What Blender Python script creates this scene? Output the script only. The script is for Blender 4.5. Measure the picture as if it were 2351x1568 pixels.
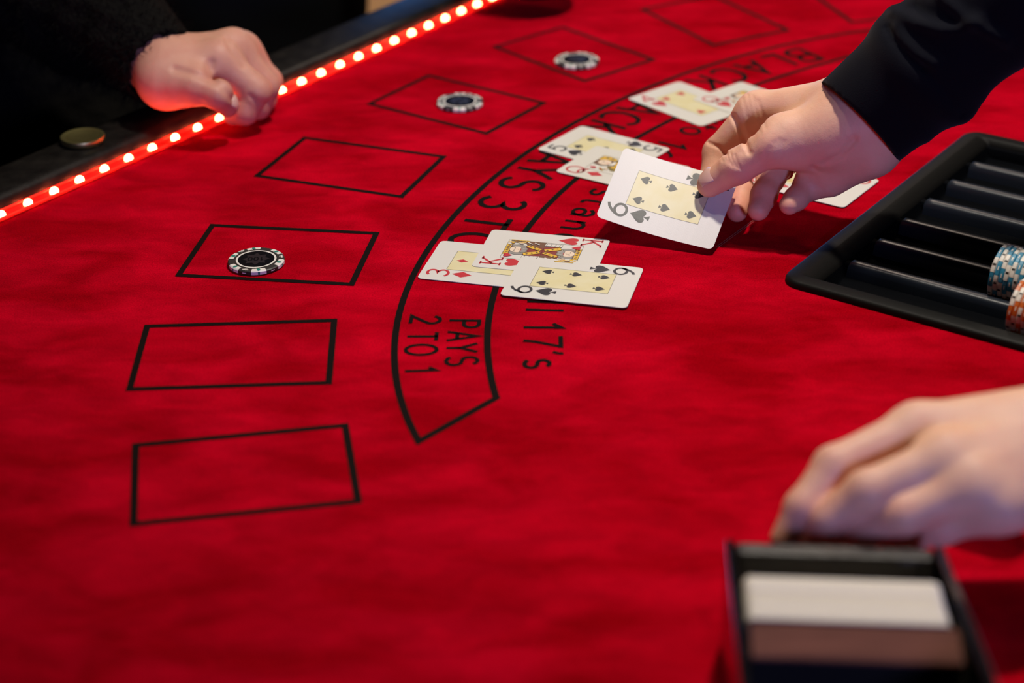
import bpy, math
import numpy as np
from mathutils import Matrix, Vector

# ------------------------------------------------------------------ clear
for o in list(bpy.data.objects):
    bpy.data.objects.remove(o, do_unlink=True)
scene = bpy.context.scene
COL = scene.collection

# ------------------------------------------------------------------ camera
W, H, F = 2351.0, 1568.0, 4185.86
CR = np.array([0.99991237, -0.00626304, -0.01166313])
CU = np.array([0.01323836, 0.47305643, 0.88093267])
CF = np.array([0.0, 0.88100987, -0.47309789])
CO = np.array([0.0, 0.0, 0.5612448])
cam_d = bpy.data.cameras.new('camera')
cam = bpy.data.objects.new('camera', cam_d)
COL.objects.link(cam)
cam.matrix_world = Matrix(((CR[0], CU[0], -CF[0], CO[0]), (CR[1], CU[1], -CF[1], CO[1]),
                           (CR[2], CU[2], -CF[2], CO[2]), (0, 0, 0, 1)))
cam_d.sensor_width = 36.0
cam_d.lens = F / W * 36.0
cam_d.clip_start = 0.01
cam_d.clip_end = 60
cam_d.dof.use_dof = True
cam_d.dof.focus_distance = 1.29
cam_d.dof.aperture_fstop = 3.9
scene.camera = cam

# ------------------------------------------------------------------ world, lights, exposure
world = bpy.data.worlds.new('world')
scene.world = world
world.use_nodes = True
world.node_tree.nodes['Background'].inputs[0].default_value = (0.55, 0.62, 1.0, 1)
world.node_tree.nodes['Background'].inputs[1].default_value = 0.005


def lamp(name, kind, loc, target, energy, color, size=0.05, spot=None, blend=0.5):
    d = bpy.data.lights.new(name, kind)
    d.energy = energy
    d.color = color
    if kind == 'SPOT':
        d.shadow_soft_size = size
        d.spot_size = math.radians(spot)
        d.spot_blend = blend
    elif kind == 'AREA':
        d.shape = 'DISK'
        d.size = size
    else:
        d.shadow_soft_size = size
    o = bpy.data.objects.new(name, d)
    COL.objects.link(o)
    o.location = loc
    dv = Vector(target) - Vector(loc)
    o.rotation_euler = dv.to_track_quat('-Z', 'Y').to_euler()
    return o


KEY = (0.28, 1.30, 1.42)
lamp('table_spot', 'SPOT', KEY, (0.38, 1.36, 0), 75, (1.0, 0.915, 0.79), 0.045, 84, 0.75)
lamp('second_spot', 'SPOT', (-0.10, 1.27, 1.50), (0.02, 1.36, 0), 9, (1.0, 0.90, 0.80), 0.05, 84, 0.7)
lamp('blue_wash', 'AREA', (0.8, -2.2, 0.95), (0.2, 1.2, 0.05), 45.0, (0.36, 0.40, 1.0), 0.5)
lamp('room_wash', 'AREA', (0.55, 3.6, 1.9), (0.2, 1.3, 0), 11.0, (1.0, 0.80, 0.66), 0.35)
lamp('floor_spot', 'SPOT', (-0.5, 5.1, 2.0), (-0.38, 4.6, -0.92), 230, (1.0, 0.74, 0.40), 0.1, 50, 0.6)

vs = scene.view_settings
vs.view_transform = 'Standard'
vs.look = 'None'
vs.exposure = 0.0
vs.gamma = 1.0
vs.use_curve_mapping = False

# ------------------------------------------------------------------ coordinate helpers
FLOOR = -0.92
TA = math.radians(54.5)
UV = np.array([math.cos(TA), math.sin(TA), 0])
VV = np.array([math.sin(TA), -math.cos(TA), 0])


def T(u, v, z=0.0):
    """table frame -> world: u runs along the table, v from the players towards the dealer"""
    return UV * u + VV * v + np.array([0, 0, z])


def ray(px, py):
    return (px - W / 2) / F * CR - (py - H / 2) / F * CU + CF


def at(px, py, depth):
    return CO + ray(px, py) * depth


def atz(px, py, z):
    d = ray(px, py)
    return CO + d * ((z - CO[2]) / d[2])


# ------------------------------------------------------------------ materials
MATS = {}


def mat(name, color, rough=0.5, metal=0.0, spec=0.5, emit=None, estr=0.0, sheen=0.0, coat=0.0, trans=0.0, sss=0.0):
    if name in MATS:
        return MATS[name]
    m = bpy.data.materials.new(name)
    m.use_nodes = True
    b = m.node_tree.nodes['Principled BSDF']
    b.inputs['Base Color'].default_value = (*color, 1)
    b.inputs['Roughness'].default_value = rough
    b.inputs['Metallic'].default_value = metal
    b.inputs['Specular IOR Level'].default_value = spec
    if emit:
        b.inputs['Emission Color'].default_value = (*emit, 1)
        b.inputs['Emission Strength'].default_value = estr
    b.inputs['Sheen Weight'].default_value = sheen
    b.inputs['Coat Weight'].default_value = coat
    b.inputs['Transmission Weight'].default_value = trans
    if sss:
        b.inputs['Subsurface Weight'].default_value = sss
        b.inputs['Subsurface Radius'].default_value = (1.0, 0.3, 0.15)
        b.inputs['Subsurface Scale'].default_value = 0.004
    MATS[name] = m
    return m


def nodes_of(m):
    nt = m.node_tree
    return nt, nt.nodes['Principled BSDF']


def noise_col(m, c1, c2, scale, lo=0.35, hi=0.65, stretch=(1, 1, 1), detail=4, rot=0.0, distort=0.0):
    nt, b = nodes_of(m)
    tc = nt.nodes.new('ShaderNodeTexCoord')
    mp = nt.nodes.new('ShaderNodeMapping')
    mp.inputs['Scale'].default_value = stretch
    mp.inputs['Rotation'].default_value = (0, 0, rot)
    n = nt.nodes.new('ShaderNodeTexNoise')
    n.inputs['Scale'].default_value = scale
    n.inputs['Detail'].default_value = detail
    n.inputs['Distortion'].default_value = distort
    r = nt.nodes.new('ShaderNodeValToRGB')
    r.color_ramp.elements[0].position = lo
    r.color_ramp.elements[1].position = hi
    r.color_ramp.elements[0].color = (*c1, 1)
    r.color_ramp.elements[1].color = (*c2, 1)
    nt.links.new(tc.outputs['Object'], mp.inputs[0])
    nt.links.new(mp.outputs[0], n.inputs['Vector'])
    nt.links.new(n.outputs['Fac'], r.inputs[0])
    nt.links.new(r.outputs[0], b.inputs['Base Color'])
    return nt, b, tc, mp, n, r


def add_bump(m, scale, strength, dist=0.001, detail=3, prev=None):
    nt, b = nodes_of(m)
    tc = nt.nodes.new('ShaderNodeTexCoord')
    n = nt.nodes.new('ShaderNodeTexNoise')
    n.inputs['Scale'].default_value = scale
    n.inputs['Detail'].default_value = detail
    bp = nt.nodes.new('ShaderNodeBump')
    bp.inputs['Strength'].default_value = strength
    bp.inputs['Distance'].default_value = dist
    nt.links.new(tc.outputs['Object'], n.inputs['Vector'])
    nt.links.new(n.outputs['Fac'], bp.inputs['Height'])
    if prev:
        nt.links.new(prev.outputs[0], bp.inputs['Normal'])
    nt.links.new(bp.outputs[0], b.inputs['Normal'])
    return bp


# velvet felt
M_FELT = mat('red_velvet', (0.45, 0.001, 0.01), 0.9, spec=0.0, sheen=0.16)
nt, b, tc, mp, n1, r1 = noise_col(M_FELT, (0.31, 0.0002, 0.0050), (0.50, 0.0012, 0.0130), 12, 0.36, 0.66,
                                  (1.0, 2.0, 1), 5, TA, 0.5)
b.inputs['Sheen Tint'].default_value = (1.0, 0.05, 0.10, 1)
b.inputs['Sheen Roughness'].default_value = 0.35
n2 = nt.nodes.new('ShaderNodeTexNoise')
n2.inputs['Scale'].default_value = 900
n2.inputs['Detail'].default_value = 2
mx = nt.nodes.new('ShaderNodeMix')
mx.data_type = 'RGBA'
mx.blend_type = 'MULTIPLY'
r2 = nt.nodes.new('ShaderNodeValToRGB')
r2.color_ramp.elements[0].position = 0.3
r2.color_ramp.elements[1].position = 0.7
r2.color_ramp.elements[0].color = (0.72, 0.72, 0.72, 1)
r2.color_ramp.elements[1].color = (1.24, 1.24, 1.24, 1)
mx.inputs['Factor'].default_value = 1.0
nt.links.new(tc.outputs['Object'], n2.inputs['Vector'])
nt.links.new(n2.outputs['Fac'], r2.inputs[0])
nt.links.new(r1.outputs[0], mx.inputs['A'])
nt.links.new(r2.outputs[0], mx.inputs['B'])
nt.links.new(mx.outputs['Result'], b.inputs['Base Color'])
n3 = nt.nodes.new('ShaderNodeTexNoise')
n3.inputs['Scale'].default_value = 34
n3.inputs['Detail'].default_value = 5
n3.inputs['Distortion'].default_value = 0.8
r3 = nt.nodes.new('ShaderNodeValToRGB')
r3.color_ramp.elements[0].position = 0.32
r3.color_ramp.elements[1].position = 0.68
r3.color_ramp.elements[0].color = (0.86, 0.86, 0.86, 1)
r3.color_ramp.elements[1].color = (1.12, 1.12, 1.12, 1)
mx3 = nt.nodes.new('ShaderNodeMix')
mx3.data_type = 'RGBA'
mx3.blend_type = 'MULTIPLY'
mx3.inputs['Factor'].default_value = 1.0
nt.links.new(mp.outputs[0], n3.inputs['Vector'])
nt.links.new(n3.outputs['Fac'], r3.inputs[0])
nt.links.new(mx.outputs['Result'], mx3.inputs['A'])
nt.links.new(r3.outputs[0], mx3.inputs['B'])
nt.links.new(mx3.outputs['Result'], b.inputs['Base Color'])
bp1 = add_bump(M_FELT, 26, 0.35, 0.006, 3)
add_bump(M_FELT, 1300, 0.35, 0.0006, 2, bp1)

M_INK = mat('black_felt_print', (0.006, 0.0035, 0.0025), 0.75, spec=0.06)
add_bump(M_INK, 1200, 0.3, 0.0005)
M_RAIL = mat('black_vinyl_rail', (0.016, 0.014, 0.013), 0.42, spec=0.12)
noise_col(M_RAIL, (0.006, 0.005, 0.0045), (0.014, 0.012, 0.010), 60, 0.35, 0.7)
add_bump(M_RAIL, 320, 0.25, 0.001)
M_BODY = mat('table_apron', (0.006, 0.005, 0.005), 0.7, spec=0.15)
M_TRAY = mat('black_tray_plastic', (0.006, 0.0056, 0.0050), 0.5, spec=0.13)
add_bump(M_TRAY, 1500, 0.25, 0.0004)
M_GROOVE = mat('black_groove_plastic', (0.0022, 0.0026, 0.0036), 0.75, spec=0.02)
M_RIB = mat('black_rib_plastic', (0.011, 0.015, 0.024), 0.33, spec=0.45)
M_EDGE = mat('card_edges', (0.90, 0.82, 0.69), 0.6, spec=0.2)
M_WHITE = mat('card_stock', (0.675, 0.65, 0.605), 0.42, spec=0.4)
add_bump(M_WHITE, 1400, 0.12, 0.0003, 2)
M_BACK = mat('card_back_print', (0.30, 0.02, 0.03), 0.45)
M_YEL = mat('panel_yellow', (0.76, 0.68, 0.36), 0.42, spec=0.4)
noise_col(M_YEL, (0.69, 0.61, 0.32), (0.72, 0.66, 0.42), 60)
M_BLK = mat('card_black_ink', (0.022, 0.022, 0.028), 0.42, spec=0.4)
add_bump(M_BLK, 1400, 0.12, 0.0003, 2)
M_RED = mat('card_red_ink', (0.52, 0.022, 0.03), 0.42, spec=0.4)
M_GOLD = mat('card_gold_ink', (0.74, 0.44, 0.03), 0.45)
M_SKINP = mat('card_face_ink', (0.78, 0.62, 0.48), 0.45)
M_GREYP = mat('card_grey_ink', (0.28, 0.26, 0.24), 0.45)
M_BROWN = mat('card_brown_ink', (0.16, 0.07, 0.035), 0.45)
M_OLIVE = mat('card_olive_ink', (0.20, 0.15, 0.03), 0.45)
M_LINE = mat('card_line_ink', (0.10, 0.085, 0.05), 0.45)
M_MAROON = mat('card_maroon_ink', (0.24, 0.03, 0.025), 0.45)
M_CHIPK = mat('chip_black_clay', (0.018, 0.015, 0.012), 0.5)
M_CHIPW = mat('chip_white_clay', (0.74, 0.70, 0.64), 0.45)
M_CHIPT = mat('chip_teal_inlay', (0.01, 0.19, 0.14), 0.45)
M_CHIPB = mat('chip_blue_clay', (0.03, 0.24, 0.40), 0.45)
M_CHIPO = mat('chip_orange_clay', (0.60, 0.13, 0.015), 0.45)
M_LABEL = mat('chip_glossy_label', (0.006, 0.006, 0.007), 0.18, coat=0.5)
M_LABELG = mat('chip_label_print', (0.020, 0.016, 0.018), 0.3)
M_BRASS = mat('brushed_brass', (0.46, 0.40, 0.16), 0.42, metal=1.0)
add_bump(M_BRASS, 400, 0.15, 0.0005)
M_RING = mat('ring_metal', (0.8, 0.62, 0.4), 0.15, metal=1.0)
M_SHOE = mat('dark_tinted_acrylic', (0.010, 0.008, 0.009), 0.12, spec=0.6)
M_LIP = mat('dark_worn_acrylic', (0.012, 0.010, 0.009), 0.36, spec=0.4)
add_bump(M_LIP, 240, 0.5, 0.002, 4)
M_WOOD = mat('reddish_brown_wood', (0.12, 0.045, 0.03), 0.6, spec=0.1)
noise_col(M_WOOD, (0.105, 0.030, 0.020), (0.20, 0.065, 0.043), 20, 0.3, 0.7, (1, 6, 1))
M_NAVY = mat('navy_shirt_cloth', (0.0026, 0.0028, 0.0055), 0.9, spec=0.08, sheen=0.04)
add_bump(M_NAVY, 1500, 0.4, 0.0006)
M_FUR = mat('black_fur', (0.0035, 0.003, 0.0026), 0.9, spec=0.08)
add_bump(M_FUR, 160, 0.9, 0.006)
M_CLOTH = mat('black_cloth', (0.004, 0.004, 0.005), 0.9, spec=0.1)
M_NAIL = mat('fingernail', (0.66, 0.40, 0.33), 0.25, spec=0.5)
M_FLOOR = mat('oak_floor', (0.45, 0.28, 0.12), 0.7, spec=0.1)
noise_col(M_FLOOR, (0.40, 0.23, 0.09), (0.52, 0.33, 0.15), 6, 0.3, 0.7, (1, 12, 1))
M_THREAD = mat('pale_thread', (0.42, 0.20, 0.16), 0.7)
M_WALL = mat('dark_wall', (0.02, 0.02, 0.025), 0.9)
M_SCREEN = mat('blue_screen', (0.0, 0.0, 0.0), 0.4, emit=(0.10, 0.28, 0.75), estr=5.0)
M_LAMP = mat('lamp_metal', (0.02, 0.02, 0.02), 0.4, metal=0.6)


def skin_material(name, light, red):
    m = mat(name, light, 0.52, spec=0.32, sss=0.12)
    nt, b = nodes_of(m)
    a = nt.nodes.new('ShaderNodeAttribute')
    a.attribute_name = 'blush'
    tc = nt.nodes.new('ShaderNodeTexCoord')
    n = nt.nodes.new('ShaderNodeTexNoise')
    n.inputs['Scale'].default_value = 70
    n.inputs['Detail'].default_value = 5
    mr = nt.nodes.new('ShaderNodeMapRange')
    mr.inputs[1].default_value = 0.3
    mr.inputs[2].default_value = 0.7
    mr.inputs[3].default_value = -0.18
    mr.inputs[4].default_value = 0.25
    add = nt.nodes.new('ShaderNodeMath')
    add.operation = 'ADD'
    add.use_clamp = True
    mx = nt.nodes.new('ShaderNodeMix')
    mx.data_type = 'RGBA'
    mx.inputs['A'].default_value = (*light, 1)
    mx.inputs['B'].default_value = (*red, 1)
    nt.links.new(tc.outputs['Object'], n.inputs['Vector'])
    nt.links.new(n.outputs['Fac'], mr.inputs[0])
    nt.links.new(mr.outputs[0], add.inputs[0])
    nt.links.new(a.outputs['Fac'], add.inputs[1])
    nt.links.new(add.outputs[0], mx.inputs['Factor'])
    nt.links.new(mx.outputs['Result'], b.inputs['Base Color'])
    bp = add_bump(m, 260, 0.18, 0.0012, 4)
    v = nt.nodes.new('ShaderNodeTexVoronoi')
    v.inputs['Scale'].default_value = 900
    b2 = nt.nodes.new('ShaderNodeBump')
    b2.inputs['Strength'].default_value = 0.12
    b2.inputs['Distance'].default_value = 0.0004
    nt.links.new(tc.outputs['Object'], v.inputs['Vector'])
    nt.links.new(v.outputs['Distance'], b2.inputs['Height'])
    nt.links.new(bp.outputs[0], b2.inputs['Normal'])
    nt.links.new(b2.outputs[0], b.inputs['Normal'])
    return m


M_SKIN = skin_material('skin_fair', (0.80, 0.46, 0.315), (0.70, 0.28, 0.20))
M_SKIN2 = skin_material('skin_ruddy', (0.60, 0.30, 0.215), (0.50, 0.17, 0.125))


# ------------------------------------------------------------------ mesh helpers
def tag(o, label=None, cat=None, group=None, kind=None):
    if label: o['label'] = label
    if cat: o['category'] = cat
    if group: o['group'] = group
    if kind: o['kind'] = kind
    return o


def empty(name, loc=(0, 0, 0), rz=0.0, parent=None):
    o = bpy.data.objects.new(name, None)
    o.empty_display_size = 0.02
    COL.objects.link(o)
    o.location = loc
    o.rotation_euler = (0, 0, rz)
    if parent: o.parent = parent
    return o


class MB:
    def __init__(s):
        s.v = []; s.f = []; s.m = []; s.mats = []

    def mi(s, m):
        if m not in s.mats: s.mats.append(m)
        return s.mats.index(m)

    def add(s, verts, faces, m):
        k = len(s.v); i = s.mi(m)
        s.v += [tuple(float(c) for c in q) for q in verts]
        for f in faces:
            s.f.append([k + j for j in f]); s.m.append(i)

    def box(s, lo, hi, m, X=None):
        (a, b_, c), (d, e, f) = lo, hi
        P = [(x, y, z) for x in (a, d) for y in (b_, e) for z in (c, f)]
        if X: P = [X(*q) for q in P]
        s.add(P, [(0, 1, 3, 2), (4, 6, 7, 5), (0, 4, 5, 1), (2, 3, 7, 6), (0, 2, 6, 4), (1, 5, 7, 3)], m)

    def prism(s, poly, z0, z1, m, X=None, side=None):
        n = len(poly)
        P = [(x, y, z1) for x, y in poly] + [(x, y, z0) for x, y in poly]
        if X: P = [X(*q) for q in P]
        s.add(P, [list(range(n)), list(range(2 * n - 1, n - 1, -1))], m)
        s.add(P, [(j, n + j, n + (j + 1) % n, (j + 1) % n) for j in range(n)], side or m)

    def flat(s, poly, z, m):
        s.add([(x, y, z) for x, y in poly], [list(range(len(poly)))], m)

    def lathe(s, prof, m, seg=48, c=(0, 0, 0), X=None):
        P = []; Fc = []
        for r, z in prof:
            for j in range(seg):
                a = 2 * math.pi * j / seg
                P.append((c[0] + r * math.cos(a), c[1] + r * math.sin(a), c[2] + z))
        for i in range(len(prof) - 1):
            for j in range(seg):
                k = (j + 1) % seg
                Fc.append((i * seg + j, i * seg + k, (i + 1) * seg + k, (i + 1) * seg + j))
        if X: P = [X(*q) for q in P]
        s.add(P, Fc, m)

    def tube(s, pts, r, m, seg=8, caps=True):
        pts = [np.array(q, float) for q in pts]
        n = len(pts); P = []; Fc = []
        rr = r if hasattr(r, '__len__') else [r] * n
        up = np.array([0, 0, 1.0])
        for i in range(n):
            t = pts[min(i + 1, n - 1)] - pts[max(i - 1, 0)]
            t = t / np.linalg.norm(t)
            a = np.cross(t, up)
            if np.linalg.norm(a) < 1e-3: a = np.cross(t, [1.0, 0, 0])
            a /= np.linalg.norm(a); b_ = np.cross(a, t)
            for j in range(seg):
                w = 2 * math.pi * j / seg
                P.append(pts[i] + rr[i] * (a * math.cos(w) + b_ * math.sin(w)))
        for i in range(n - 1):
            for j in range(seg):
                k = (j + 1) % seg
                Fc.append((i * seg + j, (i + 1) * seg + j, (i + 1) * seg + k, i * seg + k))
        if caps:
            Fc.append(list(range(seg))); Fc.append(list(range(n * seg - 1, (n - 1) * seg - 1, -1)))
        s.add(P, Fc, m)

    def mesh(s, name, smooth=False):
        me = bpy.data.meshes.new(name)
        me.from_pydata(s.v, [], s.f)
        for m in s.mats: me.materials.append(m)
        me.polygons.foreach_set('material_index', s.m)
        if smooth: me.polygons.foreach_set('use_smooth', [True] * len(s.f))
        me.update()
        return me

    def build(s, name, parent=None, smooth=False, loc=(0, 0, 0), rz=0.0):
        return link(name, s.mesh(name, smooth), parent, loc, rz)


def link(name, me, parent=None, loc=(0, 0, 0), rz=0.0):
    o = bpy.data.objects.new(name, me)
    COL.objects.link(o)
    o.location = loc
    o.rotation_euler = (0, 0, rz)
    if parent: o.parent = parent
    return o


def auto_smooth(o, deg=35):
    me = o.data
    me.polygons.foreach_set('use_smooth', [True] * len(me.polygons))
    me.set_sharp_from_angle(angle=math.radians(deg))
    return o


def arc(cx, cy, rx, ry, a0, a1, n=14):
    return [(cx + rx * math.cos(math.radians(a0 + (a1 - a0) * i / n)),
             cy + ry * math.sin(math.radians(a0 + (a1 - a0) * i / n))) for i in range(n + 1)]


def rrect(w, h, r, n=5):
    P = []
    for cx, cy, a in ((w - r, h - r, 0), (-w + r, h - r, 90), (-w + r, -h + r, 180), (w - r, -h + r, 270)):
        P += arc(cx, cy, r, r, a, a + 90, n)
    return P


def ribbon(pts, w, closed=False):
    """quad strip of width w along a 2-D polyline -> verts, faces"""
    P = [np.array(q, float) for q in pts]
    n = len(P); L = []; R_ = []
    for i in range(n):
        a = P[(i - 1) % n] if (closed or i > 0) else None
        b_ = P[(i + 1) % n] if (closed or i < n - 1) else None
        d1 = (P[i] - a) if a is not None else (b_ - P[i])
        d2 = (b_ - P[i]) if b_ is not None else d1
        d1 = d1 / (np.linalg.norm(d1) + 1e-12); d2 = d2 / (np.linalg.norm(d2) + 1e-12)
        n1 = np.array([-d1[1], d1[0]]); n2_ = np.array([-d2[1], d2[0]])
        m_ = n1 + n2_; m_ /= (np.linalg.norm(m_) + 1e-12)
        k = w / 2 / max(0.35, m_ @ n1)
        L.append(P[i] + m_ * k); R_.append(P[i] - m_ * k)
    V = [tuple(q) for q in L + R_]
    Fc = [(i, (i + 1) % n, n + (i + 1) % n, n + i)[::-1] for i in range(n if closed else n - 1)]
    return V, Fc


# ------------------------------------------------------------------ stroke lettering
def E_(cx, cy, rx, ry): return ('c', arc(cx, cy, rx, ry, 90, 450, 26)[:-1])


SIX = [E_(.31, .31, .29, .30), [(.50, .99), (.33, .90), (.16, .70), (.055, .48), (.02, .31)]]
GL = {
    'A': (.64, [[(0, 0), (.32, 1), (.64, 0)], [(.11, .33), (.53, .33)]]),
    'B': (.56, [[(0, 0), (0, 1), (.26, 1)] + arc(.28, .76, .23, .24, 90, -90, 10) + [(0, .52)],
                [(.26, .52)] + arc(.30, .26, .26, .26, 90, -90, 10) + [(0, 0)]]),
    'C': (.66, [arc(.36, .5, .36, .5, 48, 312, 22)]),
    'J': (.42, [[(.4, 1), (.4, .25)] + arc(.2, .25, .2, .25, 0, -180, 10)]),
    'K': (.54, [[(0, 0), (0, 1)], [(.50, 1), (0, .40)], [(.15, .58), (.54, 0)]]),
    'L': (.42, [[(0, 1), (0, 0), (.42, 0)]]),
    'P': (.52, [[(0, 0), (0, 1), (.26, 1)] + arc(.28, .75, .24, .25, 90, -90, 10) + [(0, .5)]]),
    'Y': (.60, [[(0, 1), (.3, .45), (.6, 1)], [(.3, .45), (.3, 0)]]),
    'S': (.56, [arc(.28, .75, .25, .25, 25, 270, 16) + arc(.28, .25, .28, .25, 90, -155, 16)[1:]]),
    'T': (.60, [[(0, .96), (.6, .96)], [(.3, 1), (.3, 0)]]),
    'O': (.72, [E_(.36, .5, .36, .5)]),
    'E': (.46, [[(.46, 1), (0, 1), (0, 0), (.46, 0)], [(0, .5), (.4, .5)]]),
    '1': (.30, [[(.02, .76), (.24, .98), (.24, 0)]]),
    '2': (.56, [arc(.27, .73, .27, .27, 165, -35, 14) + [(0, .03), (.56, .03)]]),
    '3': (.56, [arc(.26, .76, .25, .24, 150, -80, 14) + arc(.26, .26, .29, .27, 75, -150, 16)]),
    '4': (.62, [[(.46, 0), (.46, 1), (0, .3), (.64, .3)]]),
    '5': (.56, [[(.52, .97), (.10, .97), (.06, .54)] + arc(.27, .33, .29, .33, 128, -145, 18)]),
    '6': (.60, SIX),
    '7': (.56, [[(0, .96), (.56, .96), (.42, .62), (.28, .3), (.22, 0)]]),
    '9': (.60, [('c' , [(.62 - x, 1 - y) for x, y in SIX[0][1]]), [(.62 - x, 1 - y) for x, y in SIX[1]]]),
    'Q': (.74, [E_(.36, .5, .36, .5), arc(.34, .16, .2, .14, 0, 359, 16), [(.45, .18), (.74, -.08)]]),
    't': (.40, [[(.16, .88), (.16, .16), (.22, .04), (.38, .02)], [(0, .62), (.38, .62)]]),
    'o': (.54, [E_(.27, .31, .27, .31)]),
    's': (.40, [arc(.2, .47, .17, .15, 30, 270, 12) + arc(.2, .16, .2, .16, 90, -155, 12)[1:]]),
    'a': (.46, [[(.03, .50)] + arc(.24, .42, .21, .20, 130, 0, 10) + [(.45, 0)], E_(.22, .19, .21, .18)]),
    'n': (.48, [[(0, 0), (0, .62)], [(0, .36)] + arc(.24, .36, .24, .26, 170, 0, 10) + [(.48, 0)]]),
    'd': (.50, [E_(.25, .3, .25, .31), [(.5, 1), (.5, 0)]]),
    'l': (.06, [[(.03, 1), (.03, 0)]]),
    "'": (.14, [[(.10, 1.0), (.10, .9), (.02, .74)]]),
    'e': (.50, [[(0, .32), (.5, .32)] + arc(.25, .31, .25, .31, 0, 310, 16)]),
    'm': (.80, [[(0, 0), (0, .62)], arc(.2, .40, .2, .22, 180, 0, 8) + [(.4, 0)], arc(.6, .40, .2, .22, 180, 0, 8) + [(.8, 0)]]),
    'u': (.48, [[(0, .62), (0, .24)] + arc(.24, .24, .24, .24, 180, 360, 8) + [(.48, .62)]]),
    'w': (.7, [[(0, .62), (.17, 0), (.35, .6), (.53, 0), (.7, .62)]]),
    'r': (.32, [[(0, 0), (0, .62)], [(0, .4), (.1, .56), (.3, .62)]]),
    'D': (.62, [[(0, 0), (0, 1), (.24, 1)] + arc(.26, .5, .36, .5, 90, -90, 14) + [(0, 0)]]),
}


def glyph(ch, h, w, X, mb, m, xs=1.0, thick=None):
    """centred letter of height h, stroke w; X maps (x,y)->3d"""
    gw, st = GL[ch]
    for s_ in st:
        closed = isinstance(s_, tuple)
        pts = s_[1] if closed else s_
        P = [((x - gw / 2) * h * xs, (y - .5) * h) for x, y in pts]
        V, Fc = ribbon(P, w, closed)
        mb.add([X(x, y) for x, y in V], Fc, m)


# ------------------------------------------------------------------ implicit modelling (hands, sleeves, bodies)
def smin(a, b_, k):
    if k <= 0: return np.minimum(a, b_)
    h = np.maximum(k - np.abs(a - b_), 0) / k
    return np.minimum(a, b_) - h * h * k * 0.25


def rc(P, a, b_, ra, rb):
    a = np.asarray(a); b_ = np.asarray(b_); ba = b_ - a
    t = np.clip(((P - a) @ ba) / (ba @ ba), 0, 1)
    return np.linalg.norm(P - a - t[:, None] * ba, axis=1) - (ra + t * (rb - ra))


def ell(P, c, rad, R_=None):
    q = P - c
    if R_ is not None: q = q @ R_
    rad = np.asarray(rad)
    k0 = np.linalg.norm(q / rad, axis=1); k1 = np.linalg.norm(q / rad ** 2, axis=1) + 1e-9
    return k0 * (k0 - 1) / k1


def polydist(P, pts):
    d = np.full(len(P), 1e9)
    for a, b_ in zip(pts[:-1], pts[1:]):
        d = np.minimum(d, rc(P, a, b_, 0, 0))
    return d


def surface(fn, lo, hi, h, B=8):
    lo = np.array(lo, float); hi = np.array(hi, float)
    nb = np.ceil((hi - lo) / (h * B)).astype(int)
    n = nb * B
    g = [lo[i] + h * np.arange(n[i]) for i in range(3)]
    cb = [lo[i] + h * (B * np.arange(nb[i]) + (B - 1) / 2) for i in range(3)]
    cc = np.stack(np.meshgrid(*cb, indexing='ij'), -1).reshape(-1, 3)
    dc = fn(cc)
    near = np.abs(dc) < B * h * 1.35
    vol = np.repeat(np.repeat(np.repeat(np.sign(dc).reshape(nb).astype(np.float32), B, 0), B, 1), B, 2)
    idx = np.argwhere(near.reshape(nb))
    off = np.stack(np.meshgrid(range(B), range(B), range(B), indexing='ij'), -1).reshape(-1, 3)
    for s0 in range(0, len(idx), 400):
        ii = idx[s0:s0 + 400]
        vox = (ii[:, None, :] * B + off[None]).reshape(-1, 3)
        vol[vox[:, 0], vox[:, 1], vox[:, 2]] = fn(lo + vox * h)
    S = vol < 0
    # surface nets
    c = np.zeros(np.array(S.shape) - 1, np.int8)
    for dx in (0, 1):
        for dy in (0, 1):
            for dz in (0, 1):
                c += S[dx:S.shape[0] - 1 + dx, dy:S.shape[1] - 1 + dy, dz:S.shape[2] - 1 + dz]
    cells = np.argwhere((c > 0) & (c < 8))
    vid = -np.ones(c.shape, int)
    vid[cells[:, 0], cells[:, 1], cells[:, 2]] = np.arange(len(cells))
    acc = np.zeros((len(cells), 3)); cnt = np.zeros(len(cells))
    co = [(i, j, k) for i in (0, 1) for j in (0, 1) for k in (0, 1)]
    for a in co:
        for ax in range(3):
            if a[ax]: continue
            b_ = list(a); b_[ax] = 1
            va = vol[cells[:, 0] + a[0], cells[:, 1] + a[1], cells[:, 2] + a[2]]
            vb = vol[cells[:, 0] + b_[0], cells[:, 1] + b_[1], cells[:, 2] + b_[2]]
            m_ = (va < 0) != (vb < 0)
            t = np.where(m_, va / np.where(m_, va - vb, 1), 0)
            q = np.tile(np.array(a, float), (len(cells), 1)); q[:, ax] += t
            acc[m_] += q[m_]; cnt[m_] += 1
    verts = lo + h * (cells + acc / cnt[:, None])
    faces = []
    for ax in range(3):
        sl0 = [slice(None)] * 3; sl1 = [slice(None)] * 3
        sl0[ax] = slice(0, -1); sl1[ax] = slice(1, None)
        e = np.argwhere(S[tuple(sl0)] != S[tuple(sl1)])
        o1, o2 = [(1, 2), (2, 0), (0, 1)][ax]
        ok = (e[:, o1] > 0) & (e[:, o2] > 0) & (e[:, o1] < c.shape[o1]) & (e[:, o2] < c.shape[o2])
        e = e[ok]
        ins = S[e[:, 0], e[:, 1], e[:, 2]]
        def cell(d1, d2):
            q = e.copy(); q[:, o1] -= d1; q[:, o2] -= d2
            return vid[q[:, 0], q[:, 1], q[:, 2]]
        Q = np.stack([cell(1, 1), cell(0, 1), cell(0, 0), cell(1, 0)], 1)
        Q[~ins] = Q[~ins][:, ::-1]
        faces.append(Q)
    faces = np.concatenate(faces)
    faces = faces[(faces >= 0).all(1)]
    return verts, faces


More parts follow.
